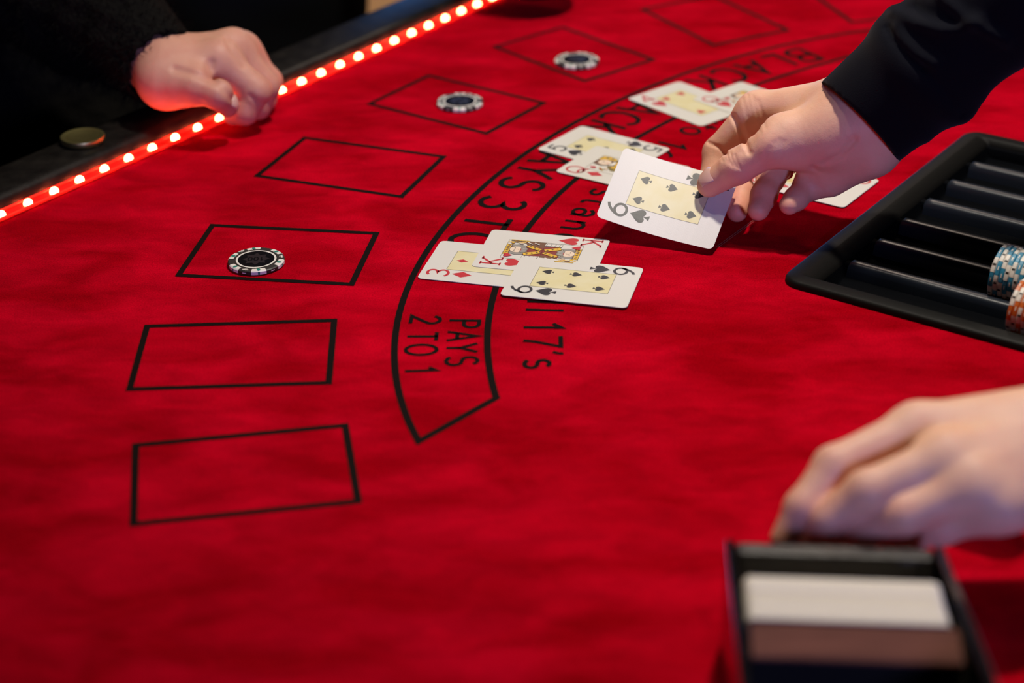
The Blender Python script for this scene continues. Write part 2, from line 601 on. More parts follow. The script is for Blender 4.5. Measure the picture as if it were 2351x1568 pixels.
def smooth_mesh(v, f, it=2, lam=0.5):
    e = np.concatenate([f[:, [0, 1]], f[:, [1, 2]], f[:, [2, 3]], f[:, [3, 0]]])
    for _ in range(it):
        acc = np.zeros_like(v); cnt = np.zeros(len(v))
        for i, j in ((0, 1), (1, 0)):
            np.add.at(acc, e[:, i], v[e[:, j]]); np.add.at(cnt, e[:, i], 1)
        v = v + lam * (acc / np.maximum(cnt, 1)[:, None] - v)
    return v


def sdf_object(name, fn, lo, hi, h, m, parent=None, smooth=1, blush=None):
    v, f = surface(fn, lo, hi, h)
    v = smooth_mesh(v, f, smooth)
    org = np.array(parent.location) if parent else np.zeros(3)
    me = bpy.data.meshes.new(name)
    me.vertices.add(len(v)); me.vertices.foreach_set('co', (v - org).astype(np.float32).ravel())
    me.loops.add(len(f) * 4); me.loops.foreach_set('vertex_index', f.astype(np.int32).ravel())
    me.polygons.add(len(f)); me.polygons.foreach_set('loop_start', np.arange(0, len(f) * 4, 4, dtype=np.int32))
    me.polygons.foreach_set('use_smooth', [True] * len(f))
    me.materials.append(m)
    me.update(calc_edges=True)
    me.validate()
    if blush is not None:
        at_ = me.attributes.new('blush', 'FLOAT', 'POINT')
        at_.data.foreach_set('value', blush(v).astype(np.float32))
    return link(name, me, parent)


def front_line(P, pts):
    """distance from P to a line of points as laid on the side of a form that faces the table front"""
    Q = P - CO; D = Q @ CF
    X2 = np.stack([Q @ CR / D, Q @ CU / D], 1)
    best = np.full(len(P), 1e9); dep = np.mean([(q - CO) @ CF for q in pts])
    L2 = [np.array([(q - CO) @ CR, (q - CO) @ CU]) / ((q - CO) @ CF) for q in pts]
    for a, b_ in zip(L2[:-1], L2[1:]):
        ba = b_ - a; t = np.clip(((X2 - a) @ ba) / (ba @ ba), 0, 1)
        best = np.minimum(best, np.linalg.norm(X2 - a - t[:, None] * ba, axis=1))
    return best * dep, dep, D


class Hand:
    """continuous hand surface: palm pieces, five jointed digits, local swellings and creases"""

    def __init__(s):
        s.palm = []; s.digits = []; s.bumps = []; s.blushes = []; s.lines = []

    def p(s, a, b_, ra, rb): s.palm.append((np.array(a), np.array(b_), ra, rb))

    def digit(s, pts, rad, knuckle=0.0010):
        pts = [np.array(q) for q in pts]
        s.digits.append((pts, rad))
        for q, r in zip(pts[1:-1], rad[1:-1]):
            s.bumps.append(([q, q + 1e-6], -knuckle, r * 0.9))
        for q in pts[1:]:
            s.blushes.append((q, 0.014, 0.45))

    def crease(s, pts, depth=0.0012, width=0.0016): s.lines.append(([np.array(q) for q in pts], depth, width))

    def field(s, P):
        d = None
        for a, b_, ra, rb in s.palm:
            q = rc(P, a, b_, ra, rb)
            d = q if d is None else smin(d, q, 0.016)
        fd = None
        for pts, rad in s.digits:
            q = None
            for i in range(len(pts) - 1):
                e = rc(P, pts[i], pts[i + 1], rad[i], rad[i + 1])
                q = e if q is None else smin(q, e, 0.004)
            fd = q if fd is None else smin(fd, q, 0.0014)
        d = smin(d, fd, 0.009)
        for pts, amp, w in s.bumps:
            if len(pts) == 2 and np.linalg.norm(pts[0] - pts[1]) < 1e-5:
                dist = np.linalg.norm(P - pts[0], axis=1)
            else:
                dist = polydist(P, pts)
            d = d + amp * np.exp(-(dist / w) ** 2)
        if s.lines:
            # skin folds: grooves pressed into the side of the hand that faces the table front
            for pts, amp, w in s.lines:
                best, dep, D = front_line(P, pts)
                d = d + amp * np.exp(-(best / w) ** 2) * np.clip((dep + .016 - D) / .006, 0, 1)
        return d

    def blush(s, v):
        r = np.zeros(len(v))
        for c, w, a in s.blushes:
            r += a * np.exp(-((v - c) ** 2).sum(1) / (w * w))
        return np.clip(r, 0, 0.9)

    def bounds(s, m_=0.012):
        q = [x for a, b_, ra, rb in s.palm for x in (a - ra, a + ra, b_ - rb, b_ + rb)]
        q += [x for pts, rad in s.digits for c, r in zip(pts, rad) for x in (c - r, c + r)]
        q = np.array(q)
        return q.min(0) - m_, q.max(0) + m_


def nail(parent, c, along, normal, wid, leng, name='fingernail'):
    along = np.array(along) / np.linalg.norm(along)
    normal = np.array(normal) - along * (np.array(normal) @ along)
    normal /= np.linalg.norm(normal)
    side = np.cross(normal, along)
    org = np.array(parent.location)
    V = []; Fc = []; nu, nv = 11, 9
    for i in range(nu):
        for j in range(nv):
            a = -1 + 2 * i / (nu - 1); t = j / (nv - 1)
            ww = wid * (0.80 + 0.20 * math.sin(math.pi * min(1, t * 1.2 + .15)))
            ll = (t - .5) * leng * (1 - 0.18 * a * a * (1 if t > .5 else .6))
            q = c + side * a * ww + along * ll + normal * (wid * 0.55 * (math.sqrt(max(0, 1 - (a * .8) ** 2)) - 1)
                                                          + 0.0006 - 0.0012 * (2 * t - 1) ** 2)
            V.append(q - org)
    for i in range(nu - 1):
        for j in range(nv - 1):
            Fc.append((i * nv + j, (i + 1) * nv + j, (i + 1) * nv + j + 1, i * nv + j + 1))
    mb = MB(); mb.add(V, Fc, M_NAIL)
    o = mb.build(name, parent, True)
    sm = o.modifiers.new('thick', 'SOLIDIFY'); sm.thickness = 0.0006; sm.offset = 0
    return o

# ================================================================== SETTING
mb = MB()
PW = 0.22
fl = empty('floor', (0, 3, FLOOR)); tag(fl, 'oak plank floor of the room beyond the table', 'floor', kind='structure')
mb = MB(); mb.box((-5, -6, -0.06), (5, 6, -0.012), M_BODY); sub = mb.build('subfloor', fl)
pm = []
for ln in (2.4, 1.7):
    mb = MB(); mb.box((-ln / 2 + .002, -PW / 2 + .002, -0.012), (ln / 2 - .002, PW / 2 - .002, 0), M_FLOOR); pm.append(mb.mesh('plank'))
k = 0
for i in range(-27, 28):
    xx = -5.0 - (i % 3) * 0.5
    while xx < 4.9:
        ln = (2.4, 1.7)[k % 2]
        if xx + ln > 5.0: ln = 1.7
        link('plank', pm[0 if ln == 2.4 else 1], fl, (min(xx + ln / 2, 5.0 - ln / 2), i * PW, 0)); xx += ln; k += 1
for nm, lo, hi in (('wall_back', (-5, 8.9, FLOOR), (5, 9.0, 2.2)), ('wall_left', (-5.1, -3, FLOOR), (-5, 9, 2.2)),
                   ('wall_right', (5, -3, FLOOR), (5.1, 9, 2.2)), ('wall_front', (-5, -3.1, FLOOR), (5, -3, 2.2)),
                   ('ceiling', (-5.1, -3.1, 2.2), (5.1, 9.0, 2.3))):
    mb = MB(); mb.box(lo, hi, M_WALL); o = mb.build(nm); tag(o, 'dark unlit ' + nm.replace('_', ' ') + ' of the room', nm.split('_')[0], kind='structure')

# ================================================================== TABLE
U0, U1, V0, V1 = 0.19, 2.19, -1.044, -0.12
TU0, TU1, TV0, TV1 = 1.021, 1.3525, -0.503, -0.232
table = empty('blackjack_table', T(1.19, -0.58, FLOOR), 0)
tag(table, 'long blackjack table with red velvet top and black printed layout', 'table')
TO = np.array(table.location)


def TX(u, v, z): return T(u, v, z) - TO


mb = MB()
us = [U0, TU0 + .012, TU1 - .012, U1]; vs_ = [V0, TV0 + .012, TV1 - .012, V1]
# felt top is subdivided, with an opening for the chip tray
def grid_top(ua, ub, va, vb):
    nu = max(1, int((ub - ua) / .05)); nv = max(1, int((vb - va) / .05))
    P = [TX(ua + (ub - ua) * i / nu, va + (vb - va) * j / nv, 0) for i in range(nu + 1) for j in range(nv + 1)]
    mb.add(P, [(i * (nv + 1) + j, (i + 1) * (nv + 1) + j, (i + 1) * (nv + 1) + j + 1, i * (nv + 1) + j + 1)[::-1]
               for i in range(nu) for j in range(nv)], M_FELT)
for i in range(3):
    for j in range(3):
        if i == 1 and j == 1: continue
        grid_top(us[i], us[i + 1], vs_[j], vs_[j + 1])
hole = [(us[1], vs_[1]), (us[2], vs_[1]), (us[2], vs_[2]), (us[1], vs_[2])]
for a, b_ in zip(hole, hole[1:] + hole[:1]):
    mb.add([TX(*a, 0), TX(*b_, 0), TX(*b_, -.03), TX(*a, -.03)], [(0, 1, 2, 3)], M_FELT)
mb.build('felt', table)
mb = MB()
mb.box((U0, V0, -.16), (U1, V1, -.055), M_BODY, TX)
for lo, hi in (((U0, V0, -.055), (us[1], V1, -.0015)), ((us[2], V0, -.055), (U1, V1, -.0015)),
               ((us[1], V0, -.055), (us[2], vs_[1], -.0015)), ((us[1], vs_[2], -.055), (us[2], V1, -.0015))):
    mb.box(lo, hi, M_BODY, TX)
mb.build('tabletop_board', table)
for uu in (U0 + .12, U1 - .12):
    for vv in (V0 + .1, V1 - .1):
        mb = MB(); mb.box((uu - .04, vv - .04, FLOOR), (uu + .04, vv + .04, -.16), M_BODY, TX); mb.build('leg', table)


def rail(a0, a1, along, inner, sgn):
    prof = [(0, -.012), (0, .004), (.002, .009), (.005, .0118), (.010, .0125), (.044, .0125), (.050, .0112), (.053, .006),
            (.054, -.002), (.054, -.05), (0, -.05)]
    mb = MB(); n = 40; P = []
    for i in range(n + 1):
        s_ = a0 + (a1 - a0) * i / n
        for d, z in prof:
            P.append(TX(s_, inner + sgn * d, z) if along == 'u' else TX(inner + sgn * d, s_, z))
    k = len(prof); Fc = []
    for i in range(n):
        for j in range(k):
            Fc.append((i * k + j, i * k + (j + 1) % k, (i + 1) * k + (j + 1) % k, (i + 1) * k + j))
    Fc += [list(range(k)), list(range((n + 1) * k - 1, n * k - 1, -1))]
    mb.add(P, Fc, M_RAIL); o = mb.build('rail', table); auto_smooth(o, 50); return o


rail(U0 - .054, U1 + .054, 'u', V0, -1)
rail(V0, V1, 'v', U0, -1)
rail(V0, V1, 'v', U1, 1)

# ---- printed layout
BOXES = [(-0.1552, 0.8896, 0.1603), (-0.1785, 1.0332, 0.0396), (-0.1657, 1.1823, -0.1453), (-0.1258, 1.3428, -0.3664),
         (-0.0450, 1.4790, -0.6183), (0.0598, 1.6044, -0.8717), (0.1988, 1.6962, -1.0769), (0.3540, 1.7540, -1.30)]
INK = 0.0004
lw = 0.0043
mb = MB()
V_, F_ = ribbon([(-.0641 + lw / 2, -.0443 + lw / 2), (.0641 - lw / 2, -.0443 + lw / 2),
                 (.0641 - lw / 2, .0443 - lw / 2), (-.0641 + lw / 2, .0443 - lw / 2)], lw, True)
mb.add([(x, y, 0) for x, y in V_], F_, M_INK)
box_me = mb.mesh('betting_box')
for i, (x, y, a) in enumerate(BOXES):
    link('betting_box', box_me, table, np.array((x, y, INK)) - TO, a)

AC = np.array([0.590, 1.039])
OUTP = [(929.9, 680), (911.5, 749), (908.7, 799), (911.5, 863.7), (923, 923.4), (946, 990), (962, 1018), (948.8, 640.8), (972.3, 585), (1036.8, 491),
        (1121.9, 417.9), (1204, 353.3), (1289, 303.5), (1407.7, 241.9), (1445.9, 221), (1507, 189.8), (1576, 166.8),
        (1754, 114.7), (1920, 80), (2003, 69)]
INP = [(1135.4, 680), (1120.5, 749), (1119.8, 806.3), (1126.2, 859), (1138.8, 916.5), (1209.9, 529), (1233, 494),
       (1277, 450), (1321, 412), (1461, 320), (1542, 274.8), (1737, 194.4)]


def polar_fit(pp, deg):
    q = np.array([atz(a, b_, 0)[:2] for a, b_ in pp]) - AC
    th = np.degrees(np.arctan2(q[:, 1], q[:, 0])) % 360
    return np.poly1d(np.polyfit((th - 150) / 40, np.hypot(q[:, 0], q[:, 1]), deg))


RO, RI = polar_fit(OUTP, 4), polar_fit(INP, 3)


def pol(r, th): return (AC[0] + r * math.cos(math.radians(th)), AC[1] + r * math.sin(math.radians(th)))


oth = np.linspace(102, 190.3, 110); ith = np.linspace(102, 186.4, 100)
path = [pol(RO((t - 150) / 40), t) for t in oth] + [pol(RI((t - 150) / 40), t) for t in ith[::-1]]
V_, F_ = ribbon(path, .0046, True)
mb = MB(); mb.add([np.array((x, y, INK * .8)) - TO for x, y in V_], F_, M_INK)
mb.build('layout_band_outline', table)


def felt_letter(ch, r, th, h, w, xs=1.0):
    c = np.array(pol(r, th)); t = math.radians(th)
    ex = np.array([-math.sin(t), math.cos(t)]); ey = -np.array([math.cos(t), math.sin(t)])
    mb = MB()
    glyph(ch, h, w, lambda x, y: (*(ex * x + ey * y), 0), mb, M_INK, xs)
    mb.build('letter', table, loc=np.array((c[0], c[1], INK)) - TO)


for ch, th in zip('BLACKJACKPAYS3TO2', (120.27, 122.7, 125.3, 128.1, 130.75, 136.2, 138.6, 141.1, 143.5, 148.3, 150.7, 153.05, 155.6,
                                        159.16, 162.44, 165.4, 169.6)):
    felt_letter(ch, .6375, th, .034, .0044)
for ch, th in zip('PAYS', (177.12, 178.7, 180.2, 181.8)): felt_letter(ch, .6225, th, .020, .0027, .95)
for ch, th in zip('2TO1', (176.66, 178.73, 180.35, 182.66)): felt_letter(ch, .6487, th, .020, .0027, .95)
for ch, th in (('d', 131.3), ('r', 133.2), ('a', 135.0), ('w', 136.4), ('t', 138.4), ('o', 140.0), ('1', 143.3), ('6', 145.3), ('a', 148.2), ('n', 150.2), ('d', 152.2),
               ('s', 154.8), ('t', 156.6), ('a', 158.7), ('n', 161.1), ('d', 163.5), ('o', 167), ('n', 169.2),
               ('a', 172.2), ('l', 173.8), ('l', 175), ('1', 177.3), ('7', 179.5), ("'", 181.08), ('s', 182.45)):
    felt_letter(ch, .570 if ch not in "'" else .570, th, .0255, .0030)
felt_letter('E', .6375, 109.6, .034, .0044)

# pale seam threads on the felt in front of the chip tray
for dv in (0, .0016):
    mb = MB()
    a = atz(1645, 566, .0005) + VV * dv; b_ = atz(1738, 499, .0005) + VV * dv
    mb.tube([a - TO, (a + b_) / 2 - TO, b_ - TO], .00011, M_THREAD, 5)
    mb.build('seam_thread', table)

# ================================================================== CHIP TRAY
tray = empty('chip_tray', T((TU0 + TU1) / 2, (TV0 + TV1) / 2, 0))
tag(tray, 'black ridged plastic chip tray set into the red felt', 'chip tray')
RO_ = np.array(tray.location)


def tray_surface(name, us_, vs2, zf, m):
    P = []; nu, nv = len(us_), len(vs2)
    for a in us_:
        for b_ in vs2: P.append(T(a, b_, zf(a, b_)) - RO_)
    Fc = [(i * nv + j, i * nv + j + 1, (i + 1) * nv + j + 1, (i + 1) * nv + j) for i in range(nu - 1) for j in range(nv - 1)]
    mb = MB(); mb.add(P, Fc, m); o = mb.build(name, tray); auto_smooth(o, 50); return o


RW = .0155; PITCH = .0430; NG = 7
GU0 = TU0 + RW; GV0, GV1 = TV0 + .0235, TV1 - .0235


GR, GC, RIBZ = .0206, .0105, .0005
GH = math.sqrt(GR * GR - GC * GC)


def groove_z(u, v):
    x = (u - GU0) % PITCH - PITCH / 2
    if u <= GU0 + 1e-6 or u >= GU0 + NG * PITCH - 1e-6: x = PITCH / 2
    z = min(GC - math.sqrt(max(0, GR * GR - x * x)), -.0088) if abs(x) < GH else 0.0
    # rounded rib shoulders
    k = abs(x) - GH
    if k > 0: z -= .0012 * max(0.0, 1 - k / .0016) ** 2
    e = min(v - GV0, GV1 - v)
    t = max(0.0, min(1.0, e / .006))
    lim = -.0105 * math.sin(t * math.pi / 2) - 0.0005
    return max(z, lim) + RIBZ


gu = sorted(set([round(GU0 + k * PITCH + PITCH / 2 + GH * math.sin(a), 6) for k in range(NG) for a in np.linspace(-math.pi / 2, math.pi / 2, 23)]
                + [GU0, GU0 + NG * PITCH] + [round(GU0 + k * PITCH + d, 6) for k in range(0, NG + 1) for d in (-.0036, -.003, -.0024, -.0012, 0, .0012, .0024, .003, .0036) if 0 <= k * PITCH + d <= NG * PITCH]))
gv = list(GV0 + np.linspace(0, .006, 7)) + list(np.linspace(GV0 + .008, GV1 - .008, 12)) + list(GV1 - np.linspace(.006, 0, 7))
tray_surface('groove_insert', gu, gv, groove_z, M_GROOVE)
for k in range(1, NG):
    uc = GU0 + k * PITCH; hw = PITCH / 2 - GH + .0010
    prof = [(-hw - .0022, -.0098), (-hw - .0012, -.0040), (-hw - .0004, -.0012), (-hw + .0010, .0006), (-hw + .0024, .0012), (0, .0014), (hw - .0024, .0012), (hw - .0010, .0006), (hw + .0004, -.0012), (hw + .0012, -.0040), (hw + .0022, -.0098)]
    mb = MB(); P = []; vv_ = [GV0 + .0035, GV0 + .0050] + list(np.linspace(GV0 + .01, GV1 - .01, 8)) + [GV1 - .0050, GV1 - .0035]
    for a in vv_:
        dz = .0012 if a in (vv_[0], vv_[-1]) else 0.0
        P += [T(uc + x, a, RIBZ + z + .0004 - dz) - RO_ for x, z in prof]
    m_ = len(prof)
    Fc = [(i * m_ + j, i * m_ + j + 1, (i + 1) * m_ + j + 1, (i + 1) * m_ + j)[::-1] for i in range(len(vv_) - 1) for j in range(m_ - 1)]
    Fc += [list(range(m_)), list(range(len(P) - 1, len(P) - m_ - 1, -1))]
    mb.add(P, Fc, M_RIB); auto_smooth(mb.build('rib', tray), 60)
# rim with rounded corners
def ring_loop(inset, z, cr):
    a, b_ = (TU1 - TU0) / 2 - inset, (TV1 - TV0) / 2 - inset
    return [(x, y, z) for x, y in rrect(a, b_, max(cr - inset, .0012), 6)]
cu, cv = (TU0 + TU1) / 2, (TV0 + TV1) / 2
loops = [ring_loop(0, .0003, .014), ring_loop(.0002, .0030, .014), ring_loop(.0012, .0046, .014), ring_loop(.003, .0054, .014), ring_loop(.0115, .0058, .014)]
gi = [(NG * PITCH / 2, (GV1 - GV0) / 2)]
def inner_loop(dx, z):
    return [(x, y, z) for x, y in rrect(gi[0][0] + dx, gi[0][1] + dx, .003, 6)]
loops += [[(x, y, .0056) for x, y in rrect(gi[0][0] + .004, gi[0][1] + .011, .004, 6)], [(x, y, .0030) for x, y in rrect(gi[0][0] + .0012, gi[0][1] + .003, .003, 6)],
          inner_loop(0, -.001), inner_loop(0.0, -.022)]
P = []; Fc = []; n = len(loops[0])
for L_ in loops: P += [T(cu + x, cv + y, z) - RO_ for x, y, z in L_]
for i in range(len(loops) - 1):
    for j in range(n): Fc.append((i * n + j, i * n + (j + 1) % n, (i + 1) * n + (j + 1) % n, (i + 1) * n + j)[::-1])
mb = MB(); mb.add(P, Fc, M_TRAY); o = mb.build('rim', tray); auto_smooth(o, 40)
mb = MB(); mb.box((TU0 + .016, TV0 + .016, -.026), (TU1 - .016, TV1 - .016, -.0225), M_TRAY, lambda u, v, z: T(u, v, z) - RO_)
mb.build('tray_base', tray)

# ================================================================== CHIPS
CRAD, CTH = .0200, .0033


def sector(r0, r1, a0, a1, n=8, notch=0.0):
    P = arc(0, 0, r1, r1, a0, a1, n) + arc(0, 0, r0, r0, a1 - notch, a0 + notch, n)
    return P


def chip_meshes(base, spot, accent):
    M = {}
    mb = MB()
    mb.lathe([(0, 0), (.0192, 0), (CRAD, .0006), (CRAD, CTH - .0006), (.0192, CTH), (.0148, CTH), (.0146, CTH - .0002), (0, CTH - .0002)], base, 60)
    M['body'] = mb.mesh('body')
    for pl in (M['body'],): pl.polygons.foreach_set('use_smooth', [False] * len(pl.polygons))
    # edge spot wraps over the rim
    mb = MB(); e = .00012; n = 8; A = 15.5
    rows = [(.0160, CTH + e), (.0192, CTH + e), (CRAD + e, CTH - .0006), (CRAD + e, .0006), (.0192, -e * .3)]
    P = []
    for r, z in rows:
        for i in range(n + 1):
            a = -A + 2 * A * i / n
            rr = r if r > .0161 else r + .0016 * (1 - math.cos(math.radians(a * 4))) * .3
            P.append((rr * math.cos(math.radians(a)), rr * math.sin(math.radians(a)), z))
    Fc = [(i * (n + 1) + j, (i + 1) * (n + 1) + j, (i + 1) * (n + 1) + j + 1, i * (n + 1) + j + 1) for i in range(len(rows) - 1) for j in range(n)]
    mb.add(P, Fc, spot); M['edge_spot'] = mb.mesh('edge_spot')
    mb = MB(); e2 = .00022
    P = [(.0177 + .0018 * math.cos(t), .0013 * math.sin(t), CTH + e2) for t in np.linspace(0, 2 * math.pi, 14)[:-1]]
    mb.add(P, [list(range(13))], accent)
    P = [(CRAD + e2, -.0007, CTH - .0006), (CRAD + e2, .0007, CTH - .0006), (CRAD + e2, .0007, .0006), (CRAD + e2, -.0007, .0006)]
    mb.add(P, [(0, 3, 2, 1)], accent if accent is not M_CHIPT else M_CHIPT)
    M['inlay_dot'] = mb.mesh('inlay_dot')
    mb = MB()
    P = []
    for z in (CTH * .40, CTH * .62):
        for i in range(4):
            a = math.radians(-4 + 8 * i / 3); P.append(((CRAD + e2) * math.cos(a), (CRAD + e2) * math.sin(a), z))
    mb.add(P, [(j, j + 1, 5 + j, 4 + j) for j in range(3)], spot); M['edge_mark'] = mb.mesh('edge_mark')
    # small crown mark printed on the rim
    mb = MB()
    cr_ = [(1.35 * a, 1.25 * b_ + .0002) for a, b_ in [(-.0016, -.0004), (-.0018, .0008), (-.0010, .0003), (-.0006, .0011), (0, .0004), (.0006, .0011), (.0010, .0003), (.0018, .0008), (.0016, -.0004)]]
    mb.add([(.0177 + y, -x, CTH + e2) for x, y in cr_], [list(range(9))], spot)
    mb.add([(.0177 + y, -x, CTH + e2) for x, y in ((-.0012, -.0012), (.0012, -.0012), (.0012, -.0008), (-.0012, -.0008))], [(0, 1, 2, 3)], spot)
    M['crown_mark'] = mb.mesh('crown_mark')
    mb = MB()
    V_, F_ = ribbon(arc(0, 0, .01365, .01365, 0, 360, 48)[:-1], .0014, True)
    mb.add([(x, y, CTH + e) for x, y in V_], F_, spot); M['white_ring'] = mb.mesh('white_ring')
    mb = MB()
    mb.flat(arc(0, 0, .0129, .0129, 0, 360, 48)[:-1], CTH + e, M_LABEL); M['label'] = mb.mesh('label')
    mb = MB()
    star = [((.0098 if i % 2 == 0 else .0066) * math.cos(math.pi * i / 8), (.0098 if i % 2 == 0 else .0066) * math.sin(math.pi * i / 8)) for i in range(16)]
    mb.flat(star, CTH + e2, M_LABELG)
    for i, ch in enumerate('100'):
        glyph(ch, .0050, .0009, lambda x, y, i=i: (x + (i - 1) * .0042, y, CTH + e2 + .0001), mb, M_LABEL)
    M['label_print'] = mb.mesh('label_print')
    return M


GL['0'] = (.6, [E_(.3, .5, .3, .5)])
CH_BLACK = chip_meshes(M_CHIPK, M_CHIPW, M_CHIPT)
CH_BLUE = chip_meshes(M_CHIPB, M_CHIPW, M_CHIPK)
CH_ORANGE = chip_meshes(M_CHIPO, M_CHIPW, M_CHIPK)


def chip(M, label, group, matrix=None, loc=None, rz=0.0, top=True):
    r = empty('poker_chip'); tag(r, label, 'chip', group)
    if matrix is not None: r.matrix_world = matrix
    else:
        r.location = loc; r.rotation_euler = (0, 0, rz)
    link('body', M['body'], r)
    for k in range(6):
        a = math.radians(60 * k)
        link('edge_spot', M['edge_spot'], r, rz=a)
        link('inlay_dot', M['inlay_dot'], r, rz=a)
        link('edge_mark', M['edge_mark'], r, rz=a + math.radians(30))
        if top and k % 2 == 0: link('crown_mark', M['crown_mark'], r, rz=a + math.radians(30))
    if top:
        link('white_ring', M['white_ring'], r)
        lab = link('label', M['label'], r)
        link('label_print', M['label_print'], lab, rz=math.radians(200))
    return r


p_ = atz(589, 606, 0)
chip(CH_BLACK, 'black and white chip with teal dots, sharp in the nearest occupied betting box', 'chips bet in the boxes', loc=p_ + [0, 0, .0005], rz=math.radians(-18))
p_ = atz(1056, 241, 0)
chip(CH_BLACK, 'black and white chip in the middle of the three occupied betting boxes', 'chips bet in the boxes', loc=p_ + [0, 0, .0005], rz=math.radians(30))
p_ = atz(1324, 145, 0)
chip(CH_BLACK, 'black and white chip in the farthest occupied betting box', 'chips bet in the boxes', loc=p_ + [0, 0, .0005], rz=math.radians(10))


def tray_chip(M, gi_, vpos, roll, label, group, first=False):
    c = T(GU0 + PITCH * (gi_ + .5), vpos, RIBZ + GC + .0000)
    X = Vector(UV); Z = Vector(-VV); Y = Z.cross(X)
    R3 = Matrix((X, Y, Z)).transposed() @ Matrix.Rotation(roll, 3, 'Z')
    chip(M, label, group, Matrix.Translation(Vector(c)) @ R3.to_4x4(), top=first)


rng = np.random.default_rng(4)
BLV, ORV = -.3770, -.3470
for i in range(13):
    tray_chip(CH_BLUE, 1, BLV + .00335 * (i + 1), rng.uniform(0, 6.28),
              'first blue and white chip at the open end of the tray row' if i == 0 else 'blue and white chip standing on edge within the tray row', 'blue chips in the tray', i == 0)
for i in range(8):
    tray_chip(CH_ORANGE, 0, ORV + .00335 * (i + 1), rng.uniform(0, 6.28),
              'first orange and white chip at the open end of the nearest tray row' if i == 0 else 'orange and white chip standing on edge in the nearest tray row', 'orange chips in the tray', i == 0)

# ================================================================== LED STRIP
led_root = empty('led_light_strip', T(1.19, V0 + .006, 0))
tag(led_root, 'glowing red light strip along the black rail edge', 'light strip')
LO = np.array(led_root.location)
M_STRIP = mat('red_strip_base', (0.42, 0.004, 0.004), 0.4, emit=(1.0, 0.015, 0.01), estr=0.22)
M_SLEEVE = bpy.data.materials.new('translucent_red_sleeve'); M_SLEEVE.use_nodes = True
_nt = M_SLEEVE.node_tree; _b = _nt.nodes['Principled BSDF']
_b.inputs['Base Color'].default_value = (0.9, 0.06, 0.03, 1); _b.inputs['Roughness'].default_value = 0.35
_b.inputs['Emission Color'].default_value = (1.0, 0.03, 0.015, 1); _b.inputs['Emission Strength'].default_value = 0.75
_tr = _nt.nodes.new('ShaderNodeBsdfTranslucent'); _tr.inputs[0].default_value = (1.0, 0.10, 0.05, 1)
_mx = _nt.nodes.new('ShaderNodeMixShader'); _mx.inputs[0].default_value = 0.55
_nt.links.new(_b.outputs[0], _mx.inputs[1]); _nt.links.new(_tr.outputs[0], _mx.inputs[2])
_nt.links.new(_mx.outputs[0], _nt.nodes['Material Output'].inputs[0])
M_LED = mat('led_emitter', (1, .5, .3), 0.4, emit=(1.0, 0.13, 0.05), estr=60)
S0, S1 = U0 + .03, U1 - .03
LV = V0 + .0066
mb = MB(); mb.box((S0, LV - .0060, .0004), (S1, LV + .0060, .0016), M_STRIP, lambda u, v, z: T(u, v, z) - LO); mb.build('strip_base', led_root)
for dv in (-.0062, .0062):
    mb = MB(); mb.tube([T(S0 + (S1 - S0) * i / 30, LV + dv, .0028) - LO for i in range(31)], .0013, M_SLEEVE, 8)
    mb.build('sleeve_edge', led_root, True)
mb = MB()
prof = [(.0001, .0052), (.0016, .0048), (.0026, .0036), (.0030, .0022), (.0030, .0008)]
mb.lathe(prof, M_LED, 14)
for i, q in enumerate(mb.v): mb.v[i] = (q[0] * 1.25, q[1], q[2])
led_me = mb.mesh('led', True)
k = 0; uu = 0.797 - 22 * .02635
while uu < S1:
    if uu > S0: link('led', led_me, led_root, T(uu, LV, .0010) - LO, TA)
    uu += .02635

# ================================================================== BRASS DISC
bd = empty('brass_disc', atz(191, 326, .0127)); tag(bd, 'round brass disc lying on the black rail by the fist', 'disc')
mb = MB(); mb.lathe([(0, 0), (.0160, 0), (.0172, .0010), (.0176, .0028), (.0178, .0046), (.0174, .0056), (.0164, .0058), (.0158, .0055), (0, .0055)], M_BRASS, 56)
auto_smooth(mb.build('disc_body', bd), 40)
mb = MB(); V_, F_ = ribbon(arc(0, 0, .0118, .0118, 0, 360, 40)[:-1], .0007, True); mb.add([(x, y, .0057) for x, y in V_], F_, M_BRASS); mb.build('engraved_ring', bd)

# ================================================================== PLAYING CARDS
def bez(p0, p1, p2, p3, n=8):
    return [tuple((1 - t) ** 3 * np.array(p0) + 3 * (1 - t) ** 2 * t * np.array(p1) + 3 * (1 - t) * t * t * np.array(p2) + t ** 3 * np.array(p3)) for t in np.linspace(0, 1, n + 1)]


def heart_poly():
    h = bez((0, -.5), (.18, -.22), (.5, .02), (.5, .24), 8)[:-1] + bez((.5, .24), (.5, .56), (.08, .58), (0, .30), 8)[:-1]
    return h + [(-x, y) for x, y in h[::-1]][:-1] if False else h + [(0, .30)] + [(-x, y) for x, y in h[1:][::-1]]


def suit_polys(s):
    if s == 'heart': return [heart_poly()]
    if s == 'diamond': return [[(0, -.5), (.40, 0), (0, .5), (-.40, 0)]]
    sp = [(x, -(y) * .78 + .11) for x, y in heart_poly()]
    tail = [(0, -.05), (.05, -.3), (.20, -.5), (-.20, -.5), (-.05, -.3)]
    return [sp, tail]


CARD_W, CARD_H, CARD_T = .0315, .0440, .00030
card_poly = rrect(CARD_W, CARD_H, .0036, 5)
_mb = MB(); _mb.prism(card_poly, 0, CARD_T, M_WHITE); _mb.m[1] = _mb.mi(M_BACK)
CARD_ME = _mb.mesh('card_body')
E0 = .00007


def bent(fn):
    return lambda x, y, z: fn(x, y, z)


